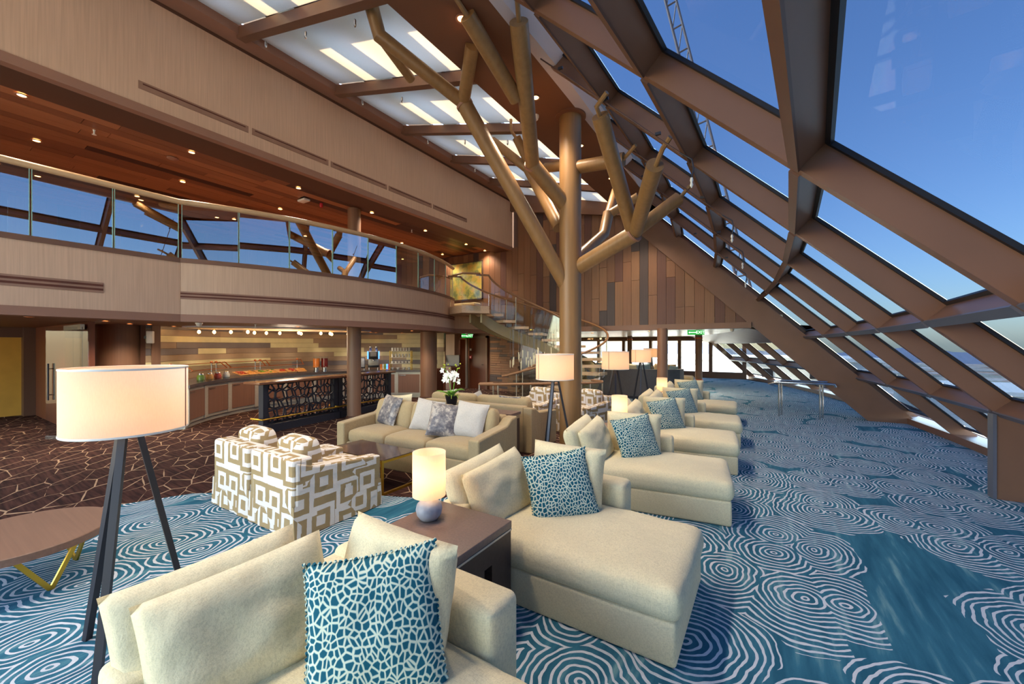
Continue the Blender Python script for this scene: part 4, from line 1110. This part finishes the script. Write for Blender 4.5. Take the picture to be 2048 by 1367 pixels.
for k in range(10): MB().bx((-.16 + (k % 5) * .066, -.05, .02 + (k // 5) * .09), (-.105 + (k % 5) * .066, .06, .1 + (k // 5) * .09)).build('sachet', M[('food_red', 'food_green', 'juice_o', 'screen', 'white')[(k * 3) % 5]], o)
# glass rack and glasses
ra = R(128); o = empty('glass_rack', pol(RB + .42, ra, .95), ra + R(90), 'copper shelf rack for cups and glasses at the right end of the bar', 'rack')
for sx in (-.36, .36):
    for sy in (-.14, .14): MB().tube([(sx, sy, 0), (sx, sy, .66)], .014, 8).build('post', M['gold'], o, 50)
for z in (.2, .42, .64): MB().bx((-.37, -.15, z), (.37, .15, z + .012)).build('shelf', M['brsteel'], o)
gm = {'tumbler': MB().lathe([(.028, 0), (.036, .11), (.033, .11), (.026, .008), (.001, .006)], 12).mesh('tumbler', M['glassware'], 50), 'cup': MB().lathe([(.026, 0), (.04, .03), (.043, .075), (.039, .075), (.022, .01), (.001, .008)], 12).mesh('cup', M['white'], 50), 'bowl': MB().lathe([(.03, 0), (.055, .03), (.066, .07), (.06, .07), (.03, .012), (.001, .01)], 12).mesh('bowl', M['white'], 50)}
qz = Matrix.Rotation(ra + R(90), 3, 'Z')
for z, nm, n, lb in ((.652, 'tumbler', 7, 'glass tumbler on the top shelf of the glass rack'), (.432, 'tumbler', 6, 'glass tumbler on the second shelf of the glass rack'), (.212, 'cup', 6, 'white cup on the lowest shelf of the glass rack'), (0, 'bowl', 4, 'white bowl under the glass rack on the counter')):
    for i in range(n):
        p = qz @ Vector((-.29 + .58 * i / (n - 1), .04, z)) + pol(RB + .42, ra, .95)
        tag(link(nm, gm[nm], None, p), lb, nm, lb + 's')
# ---- lattice bar tables
M['lattice'] = plain('lattice_paint', srgb(46, 46, 56), .45, .2, .5, .06)
def lattice(L, z0, z1, seed):
    """irregular honeycomb screen"""
    g = MB(); rr = random.Random(seed); s_ = .125; dx = s_ * 1.732; P = {}
    def pt(x, z):
        k = (round(x * 200), round(z * 200))
        if k not in P: P[k] = Vector((min(L, max(0, x + rr.uniform(-.04, .04))), 0, min(z1, max(z0, z + rr.uniform(-.035, .035)))))
        return P[k]
    done = set()
    for r_ in range(-1, int((z1 - z0) / (s_ * 1.5)) + 2):
        for c_ in range(-1, int(L / dx) + 2):
            cx = dx * (c_ + (.5 if r_ % 2 else 0)); cz = z0 + s_ * 1.5 * r_
            q = [(cx + s_ * math.sin(R(60 * i)), cz + s_ * math.cos(R(60 * i))) for i in range(6)]
            for i in range(6):
                a_, b_ = q[i], q[(i + 1) % 6]; key = tuple(sorted(((round(a_[0] * 200), round(a_[1] * 200)), (round(b_[0] * 200), round(b_[1] * 200)))))
                if key in done: continue
                done.add(key); A, B = pt(*a_), pt(*b_)
                if (A - B).length > .02: g.bar(A, B, .03, .016, (0, 1, 0))
    return g
p0, p1 = Vector((-8.75, 4.15, 0)), Vector((-9.35, 8.0, 0)); dd = p1 - p0; L = dd.length; ang = math.atan2(dd.y, dd.x)
for k in range(2):
    l0 = 0 if k == 0 else L * .5; ln = L * .49
    o = empty('bar_table', p0 + dd.normalized() * l0, ang, ('high bar table with black lattice screen left of the slim column', 'high bar table with black lattice screen right of the slim column')[k], 'bar table', 'lattice bar tables')
    MB().rbox((ln / 2 - (.1 if k == 0 else 0), 0, 1.03), (ln + (.2 if k == 0 else 0), .5, .05), .012, (4, 3, 1)).build('table_top', M['bartop'], o, 40)
    MB().bx((0, -.14, 0), (ln, .14, .16)).build('plinth', M['lattice'], o)
    for x in (.05, ln - .05): MB().bx((x - .05, -.07, .16), (x + .05, .07, 1.0)).build('post', M['lattice'], o)
    for y, sd in ((-.06, 3), (.06, 4)): 
        q = lattice(ln - .2, .18, .99, sd + k * 7).build('lattice_panel', M['lattice'], o); q.location = (.1, y, 0)
    MB().tube([(-.12, .13, .3), (-.12, -.22, .3), (ln, -.22, .3)], .018, 8).build('foot_rail', M['gold'], o, 50)
# oval ceiling feature with bulbs
oc_ = empty('ceiling_medallion', (-11.1, 6.0, 2.24), R(-12), 'pale oval ceiling recess with clustered bare bulbs above the bar', 'light fixture')
vs = [(1.15 * math.cos(i * .1309), 2.3 * math.sin(i * .1309)) for i in range(48)]
MB().prism([(x, y, -.02) for x, y in vs], (0, 0, .03)).build('oval_panel', M['upstand'], oc_)
MB().prism([(x * .93, y * .96, -.028) for x, y in vs], (0, 0, .01)).build('oval_inset', M['tan'], oc_)
rng = random.Random(31)
for i in range(14):
    x, y = rng.uniform(-.6, .6), -1.9 + 3.8 * i / 13; q = MB().tube([(x, y, -.02), (x, y, -.07)], .008, 6).build('stem', M['gold'], oc_)
    MB().lathe([(.001, -.05), (.03, -.03), (.036, 0), (.026, .026), (.012, .04)], 12, (x, y, -.1)).build('bulb', M['bulb'], q, 60)
lamp_light(oc_, -.35, 26, .3, (1, .8, .58))

# ================================================================== STAIRCASE
SC = Vector((-6.1, 10.7, 0)); NT_ = 15; SA0, SDA = R(165), R(-18.3); RI, RO = -.45, .45; ZL = 3.0; RISE = ZL / NT_
E1, E2 = Vector((.8434, .5373, 0)), Vector((-.5373, .8434, 0))
st = empty('spiral_staircase', (0, 0, 0), label='curved open staircase with wooden treads and glass sides beside the balcony', cat='staircase')
def sp(o_, a, z): return SC + E1 * ((1.85 + o_) * math.cos(a)) + E2 * ((1.0 + o_) * math.sin(a)) + Vector((0, 0, z))
for k in range(1, NT_):
    a = SA0 + SDA * (k - .1); z = ZL - RISE * k; a2 = a + SDA * 1.05
    MB().prism([sp(RI - .02, a, z - .08), sp(RO + .02, a, z - .08), sp(RO + .02, a2, z - .08), sp(RI - .02, a2, z - .08)], (0, 0, .08)).build('tread', M['tread'], st)
n = 44
def helix(r, dz, s0=0.0, s1=NT_): return [sp(r, SA0 + SDA * (s0 + (s1 - s0) * i / n), ZL - RISE * (s0 + (s1 - s0) * i / n) + dz) for i in range(n + 1)]
def ribbon(r0, r1, dz0, dz1, s0, s1):
    A, B, C, D = helix(r0, dz0, s0, s1), helix(r1, dz0, s0, s1), helix(r1, dz1, s0, s1), helix(r0, dz1, s0, s1); vs = []; fs = []
    for i in range(n + 1): vs += [A[i], B[i], C[i], D[i]]
    for i in range(n):
        for k in range(4): fs.append((i * 4 + k, i * 4 + (k + 1) % 4, i * 4 + 4 + (k + 1) % 4, i * 4 + 4 + k))
    fs += [(0, 1, 2, 3), (n * 4 + 3, n * 4 + 2, n * 4 + 1, n * 4)]; return MB().add(vs, fs)
ribbon(-.22, -.16, -.45, -.1, .2, NT_ - .6).build('stringer', M['olive'], st, 40)
ribbon(.16, .22, -.45, -.1, .2, NT_ - .6).build('stringer', M['olive'], st, 40)
for r_ in (RI - .02, RO + .02):
    for k in range(7):
        s0 = k * NT_ / 7; o = ribbon(r_ - .007, r_ + .007, -.12, .92, s0 + .06, s0 + NT_ / 7 - .06).build('pane', M['glass_stair'], st, 40)
    h = helix(r_, .97); hr = [h[0] + Vector((-.25, -.3, .0))] + h + ([h[-1] + Vector((-.35, -.28, -.08))] if r_ < 0 else [])
    MB().tube(hr, .032, 10).build('handrail', M['railw'], st, 50)
for k in (3, 6, 9, 12, 14.6):
    for r_ in (RI, RO): MB().tube([sp(r_, SA0 + SDA * k, ZL - RISE * k - .1), sp(r_, SA0 + SDA * k, ZL - RISE * k + .95)], .014, 8).build('baluster', M['brsteel'], st, 50)
# landing slab
MB().prism([(-8.75, 9.75, 2.78), (-7.75, 9.35, 2.78), (-7.2, 10.0, 2.78), (-7.75, 10.6, 2.78), (-8.3, 12.3, 2.78), (-8.75, 12.3, 2.78)], (0, 0, .22)).build('landing', M['tread'], st)
lp = [(-8.72, 10.0), (-8.5, 9.68), (-7.75, 9.38), (-7.35, 9.75)]
for i in range(3):
    a, b = lp[i], lp[i + 1]; MB().bar((a[0], a[1], 3.4), (b[0], b[1], 3.4), .014, 1.1).build('pane', M['glass_stair'], st)
MB().tube([(x, y, 3.98) for x, y in lp], .032, 10).build('handrail', M['railw'], st, 50)
# guard rail on the floor by the stair foot
gr = empty('guard_rail', (0, 0, 0), label='low curved wooden guard rail on steel posts around the stair foot', cat='railing')
gp = [(-5.75, 8.15), (-6.0, 7.95), (-5.9, 7.78), (-5.5, 8.0), (-4.9, 8.55), (-4.2, 9.2), (-3.75, 9.55), (-3.55, 9.85), (-3.65, 10.15), (-4.0, 10.3)]
MB().tube([(x, y, .85) for x, y in gp], .032, 10).build('handrail', M['railw'], gr, 50)
for i in (0, 2, 3, 4, 5, 6, 8): MB().tube([(gp[i][0], gp[i][1], 0), (gp[i][0], gp[i][1], .84)], .022, 10).build('post', M['steel'], gr, 50)
# crystal drops hung inside the stair
cr = empty('crystal_pendant', (-6.1, 10.7, 2.2), 0, 'cluster of hanging crystal rods inside the curved staircase', 'chandelier'); rng = random.Random(6)
for i in range(34):
    x, y = rng.uniform(-.7, .7), rng.uniform(-.5, .5); z = -rng.uniform(.45, .9)
    q = MB().tube([(x, y, .09), (x, y, z)], .003, 4).build('cord', M['steel'], cr); MB().lathe([(.001, -.26), (.014, -.22), (.016, -.02), (.004, 0)], 6, (x, y, z)).build('crystal_rod', M['crystal'], q)
MB().lathe([(.06, .05), (.08, .06), (.08, .09)], 20, (0, 0, .0)).build('canopy', M['gold'], cr, 40)
# ================================================================== FAR LOUNGE
bq = empty('banquette', (-4.4, 13.75, 0), R(2), 'long charcoal banquette back beyond the floor lamps', 'banquette')
pts = [(-2.3, .25), (-1.8, -.1), (-1.2, -.25), (0, -.3), (1.1, -.28), (1.7, -.1), (2.0, .25), (2.05, .8)]
for i in range(len(pts) - 1): MB().sweep([pts[i], pts[i + 1]], 0, .12, .1, 1.0).build('back_panel', M['charcoal'], bq)
MB().sweep(pts, -.01, .13, .0, .1).build('plinth', M['blackmetal'], bq)
MB().sweep(pts, .14, .75, .1, .44).build('seat', M['charcoal'], bq)
for k in range(7): put_pillow(M[('tan', 'cream', 'bluecloth')[k % 3]], .5, .46, .16, (-6.0 + k * .5, 13.85 + .02 * (k % 2), .72), 176 + 6 * (k % 3), 14, (k % 2) * 14 - 6, ('tan', 'cream', 'grey blue')[k % 3] + ' pillow on the charcoal banquette, number %s from the left' % ('one', 'two', 'three', 'four', 'five', 'six', 'seven')[k], 20 + k, 'pillows on the charcoal banquette')
for i, (x, y, a, lb) in enumerate(((-4.4, 18.3, 5, 'sand chaise by the far windows between two columns'), (-7.8, 19.5, 0, 'sand chaise farther left before the bright far windows'))):
    c = make_chaise(20 + i, M['sofa']); c.location = (x, y, .012); c.rotation_euler.z = R(a); tag(c, lb, 'chaise', 'far lounge chaises')
put_pillow(M['bluecloth'], .5, .5, .16, (-3.5, 18.85, .43), 40, -24, 10, 'grey blue pillow on the far sand chaise', 31, 'far lounge pillows')
t = make_endtable(); t.location = (-6.2, 17.0, 0); tag(t, 'dark end table far behind the banquette', 'table', 'dark end tables')
l = make_tablelamp(); l.location = (-6.2, 17.0, .6); tag(l, 'tiny lit table lamp far behind the banquette', 'lamp', 'small table lamps'); lamp_light(l, .32, 4)
# steel handrail by the window
hr = empty('steel_handrail', (0, 0, 0), label='short polished steel handrail standing by the sloped windows', cat='railing')
MB().tube([(.15, 12.2, .78), (.05, 12.18, .82), (.2, 12.1, .87), (1.2, 12.12, .87), (1.36, 12.14, .86), (1.38, 12.16, .8)], .028, 10).build('rail', M['steel'], hr, 50)
MB().tube([(.3, 12.4, .90), (1.25, 12.42, .90)], .022, 10).build('rail', M['steel'], hr, 50)
for x, y in ((.26, 12.12), (1.08, 12.12), (1.16, 12.42), (.32, 12.4)): MB().tube([(x, y, 0), (x, y, .88)], .022, 10).build('post', M['steel'], hr, 50)
# ================================================================== LIGHT FITTINGS
ring_me = MB().lathe([(.045, 0), (.07, -.002), (.07, -.012), (.05, -.012)], 20, (0, 0, 0), False).mesh('trim_ring', M['lip'], 50)
disc_me = MB().lathe([(.001, -.006), (.046, -.006), (.046, -.003)], 16).mesh('lens', M['spotglow'], 50)
def downlight(x, y, z, label, grp, watt, size=R(110), scale=1.0):
    o = empty('downlight', (x, y, z), 0, label, 'downlight', grp); o.scale = (scale,) * 3
    link('trim_ring', ring_me, o); link('lens', disc_me, o)
    if watt:
        l = bpy.data.lights.new('downlight_beam', 'SPOT'); l.energy = watt; l.spot_size = size; l.spot_blend = .6; l.color = (1, .84, .64); l.shadow_soft_size = .25
        q = bpy.data.objects.new('downlight_beam', l); COL.objects.link(q); q.parent = o; q.location = (0, 0, -.03)
for k in range(-2, 5): downlight(-3.15, 3.8 + 1.85 * k, 5.8, 'round downlight set in the brown soffit beam', 'soffit downlights', 200, R(120), 1.1)
for k in range(7):
    downlight(-9.1, 1.07 + 2.03 * k - .9 * (k > 5), 5.42, 'downlight in the front row of the upper board ceiling', 'upper ceiling downlights front row', 100, R(130))
    if k < 6: downlight(-10.9, 1.45 + 2.1 * k, 5.42, 'downlight in the second row of the upper board ceiling', 'upper ceiling downlights second row', 110, R(130))
    if k < 6: downlight(-12.9, 1.2 + 2.1 * k, 5.42, 'downlight in the rear row of the upper board ceiling', 'upper ceiling downlights rear row', 70, R(130))
for k in range(11):
    a = R(232 - 11.5 * k); p = pol(4.5, a); downlight(p.x, p.y, 2.245, 'small downlight grazing the striped bar wall', 'bar wall downlights', 32, R(60), .8)
for x, y in ((-9.6, 1.2), (-9.6, 3.4), (-9.4, 8.9), (-10.3, 2.2), (-12.0, .5), (-10.4, 11.0), (-9.2, 11.6), (-9.6, 5.4), (-11.5, 9.0), (-11.2, 2.75), (-13.0, 1.2)): downlight(x, y, 2.245, 'small downlight in the low ceiling under the balcony', 'low ceiling downlights', 60, R(130), .8)  # the downlight beside the broad column is added to brighten it
for x, y in ((-10.7, 12.9), (-9.2, 12.9), (-11.6, 12.9)): downlight(x, y, 2.25, 'small downlight by the service doors', 'service downlights', 30, R(60), .8)
for x, y in ((-3.5, 14.5), (-6, 15.5), (-2, 16.5), (-5, 19), (-8.5, 17)): downlight(x, y, 2.295, 'small downlight in the far lounge ceiling', 'far lounge downlights', 140, R(140), .8)
# ceiling devices
def device(name, loc, prof, mat, label, cat, n=20):
    o = MB().lathe(prof, n).build(name, M[mat], None, 50); o.location = loc; return tag(o, label, cat)
dome = [(.06, 0), (.06, -.03), (.05, -.045), (.045, -.07), (.02, -.09), (.001, -.092)]
device('dome_camera', (-3.4, 6.1, 5.8), dome, 'white', 'white dome camera on the soffit left of the trunk top', 'camera')
device('dome_camera', (-9.2, 3.25, 2.25), dome, 'white', 'white dome camera under the balcony near its corner', 'camera')
device('dome_camera', (-.9, 14.0, 2.3), dome, 'white', 'white dome camera under the board wall at right', 'camera')
device('dome_camera', (-9.05, 11.2, 2.25), dome, 'white', 'white dome camera above the service doors', 'camera')
device('smoke_detector', (-9.7, 3.0, 5.42), [(.09, 0), (.09, -.02), (.05, -.04)], 'lip', 'flat round detector in the upper board ceiling', 'detector')
device('red_beacon', (-9.6, 6.0, 5.42), [(.04, 0), (.04, -.06), (.03, -.1), (.001, -.11)], 'red', 'red alarm beacon on the upper ceiling left of the column', 'beacon')
o = MB().rbox((0, 0, -.03), (.3, .16, .05), .01, (2, 2, 1)).build('emergency_light', M['white'], None, 40); o.location = (-9.7, 5.6, 5.42); tag(o, 'white emergency light box on the upper ceiling beside the red beacon', 'light')
for x, y, z, lb in ((-9.55, 1.9, 5.42, 'sprinkler head in the upper ceiling near the left edge'), (-9.4, 8.9, 5.42, 'sprinkler head in the upper ceiling near the painting'), (-9.3, 4.3, 2.25, 'sprinkler head under the balcony above the buffet')):
    device('sprinkler', (x, y, z), [(.02, 0), (.012, -.02), (.012, -.07), (.03, -.075), (.03, -.08)], 'white', lb, 'sprinkler', 10)
o = empty('wall_speaker', (-11.75, 3.25, 1.98), R(-32.5 + 90), 'small white loudspeaker fixed beside the broad column', 'speaker')
MB().rbox((0, 0, 0), (.12, .24, .28), .02, (2, 2, 2)).build('cabinet', M['white'], o, 50); MB().bx((-.12, -.03, -.03), (-.06, .03, .03)).build('bracket', M['black'], o)
# exit signs
def text(s, size, mat, par, loc, rot):
    c = bpy.data.curves.new('lettering', 'FONT'); c.body = s; c.size = size; c.align_x = 'CENTER'; c.align_y = 'CENTER'; c.extrude = .002
    tmp = bpy.data.objects.new('lettering_curve', c); COL.objects.link(tmp); bpy.context.view_layer.update()
    me = bpy.data.meshes.new_from_object(tmp.evaluated_get(bpy.context.evaluated_depsgraph_get())); bpy.data.objects.remove(tmp)
    o = bpy.data.objects.new('lettering', me); COL.objects.link(o); me.materials.clear(); me.materials.append(mat); o.parent = par; o.location = loc; o.rotation_euler = rot; return o
for (x, y, z, rz, lb) in ((-1.86, 13.6, 2.2, 25, 'green exit sign hanging from the far lounge ceiling'), (-9.85, 12.2, 2.165, 30, 'green exit sign above the service door')):
    o = empty('exit_sign', (x, y, z), R(rz), lb, 'sign'); W_ = .5 if x > -5 else .42
    MB().bx((-W_ / 2, 0, -.075), (W_ / 2, .03, .075)).build('sign_box', M['exit'], o)
    text('EXIT', .13, M['exitw'], o, (W_ * .26, -.004, 0), (R(90), 0, 0))
    g = MB(); g.bx((-.2, -.006, -.012), (.0, -.002, .012)); g.prism([(-.225, -.006, 0), (-.19, -.006, .03), (-.19, -.006, -.03)], (0, .004, 0)); g.build('arrow', M['exitw'], o)
# painting on the upper landing wall
o = empty('painting', (-10.15, 12.5, 4.35), 0, 'large yellow and green abstract painting on the upper landing wall', 'painting')
MB().bx((-.8, -.02, -.72), (.8, .02, .72)).build('canvas', M['painting'], o)
g = MB()
for a, b in (((-.83, -.03, -.75), (-.8, .03, .75)), ((.8, -.03, -.75), (.83, .03, .75)), ((-.83, -.03, .72), (.83, .03, .75)), ((-.83, -.03, -.75), (.83, .03, -.72))): g.bx(a, b)
g.build('picture_frame', M['espresso'], o)
o = empty('upper_bench', (-9.7, 11.9, 3.0), 0, 'low orange seat below the painting on the upper landing', 'bench')
MB().rbox((0, 0, .33), (1.2, .4, .12), .04, (4, 3, 1)).build('seat', M['tan'], o, 50)
for s in (-1, 1): MB().tube([(s * .45, 0, 0), (s * .45, 0, .3)], .02, 8).build('leg', M['gold'], o, 50)
# service niche between column and doors
o = empty('service_counter', (-11.5, 12.5, 0), 0, 'dark service counter with wooden front left of the doors', 'counter')
MB().bx((-.8, -.25, 0), (.8, .3, .88)).build('front', M['dwood'], o); MB().bx((-.82, -.3, .88), (.82, .3, .95)).build('worktop', M['walnut'], o); MB().bx((-.8, .24, .95), (.8, .3, 1.4)).build('splash_panel', M['blackmetal'], o)
MB().bx((-.8, -.05, 1.4), (.8, .3, 2.25)).build('wall_unit', M['cabdoor'], o)
MB().bx((-.72, .235, 1.1), (-.5, .245, 1.28)).build('blue_notice', M['screen'], o); MB().box((-.05, .12, 1.22), (.2, .02, .3), .1, Matrix.Rotation(R(-25), 3, 'X')).build('paper_notice', M['white'], o)
o = empty('fire_alarm', (-10.45, 13.2, 1.3), 0, 'red fire alarm button beside the service door', 'alarm'); MB().bx((-.06, -.03, -.06), (.06, .0, .06)).build('housing', M['red'], o); MB().bx((-.03, -.035, -.03), (.03, -.03, .03)).build('button', M['white'], o)
o = empty('door_plate', (-10.45, 13.2, 1.62), 0, 'small pale plate above the red fire alarm', 'plate'); MB().bx((-.05, -.02, -.05), (.05, 0, .05)).build('plate_body', M['brsteel'], o); MB().bx((-.03, -.024, -.02), (.03, -.02, .02)).build('plate_insert', M['white'], o)
# glass entrance door at left
o = empty('glass_door', (-10.95, 2.1, 0), R(-150), 'open glass entrance door with steel pull handle at the left', 'door')
MB().bx((0, -.008, .03), (.85, .008, 2.15)).build('pane', M['glass_clear'], o)
for y in (-.05, .05): MB().tube([(.75, y, .75), (.75, y, 1.45)], .014, 8).build('pull_handle', M['blackmetal'], o, 50)
for z in (.85, 1.35): MB().tube([(.75, -.05, z), (.75, .05, z)], .01, 8).build('handle_stud', M['steel'], o, 50)
MB().bx((0, -.02, 0), (.85, .02, .06)).build('bottom_rail', M['steel'], o)
o = empty('glass_screen', (-11.6, 2.02, 0), 0, 'fixed glass screen beside the open entrance door', 'screen')
for k in range(2): MB().bx((-.65 + .66 * k, -.008, .03), (-.01 + .66 * k, .008, 2.15)).build('pane', M['glass_clear'], o)
MB().bx((-.65, -.02, 0), (.65, .02, .04)).build('bottom_rail', M['steel'], o); MB().bx((-.65, -.03, 2.1), (.65, .03, 2.2)).build('top_rail', M['brsteel'], o)
# sprinkler pipes along the glazed slope
for k, (y, z1, z0) in enumerate(((4.7, 5.65, 3.95), (6.45, 5.6, 3.7), (8.2, 5.5, 3.6), (10.1, 5.3, 3.5))):
    o = empty('sprinkler_pipe', (0, 0, 0), 0, 'thin sprinkler pipe along the glazed slope, %s from the camera' % ('first', 'second', 'third', 'fourth')[k], 'pipe', 'sprinkler pipes on the glazed slope')
    p = lambda z, d=.06: Vector((xin(y, z) - d, y, z - d * .6))
    MB().tube([p(z1), p((z0 + z1) / 2), p(z0)], .009, 8).build('pipe', M['frame_dk'], o, 50)
    e = p(z0); MB().tube([e, e + Vector((.12, 0, -.1)), e + Vector((.14, 0, -.2)), e + Vector((.12, 0, -.3))], .008, 8).build('gooseneck', M['blackmetal'], o, 50)
    MB().lathe([(.012, 0), (.018, -.03), (.01, -.05), (.018, -.08), (.005, -.11)], 10, e + Vector((.12, 0, -.3))).build('spray_head', M['white'], o, 50)
    for f_ in (.15, .5, .85):
        q = p(z1 + (z0 - z1) * f_); MB().box(q + Vector((.03, 0, .02)), (.06, .03, .03)).build('clamp', M['blackmetal'], o)
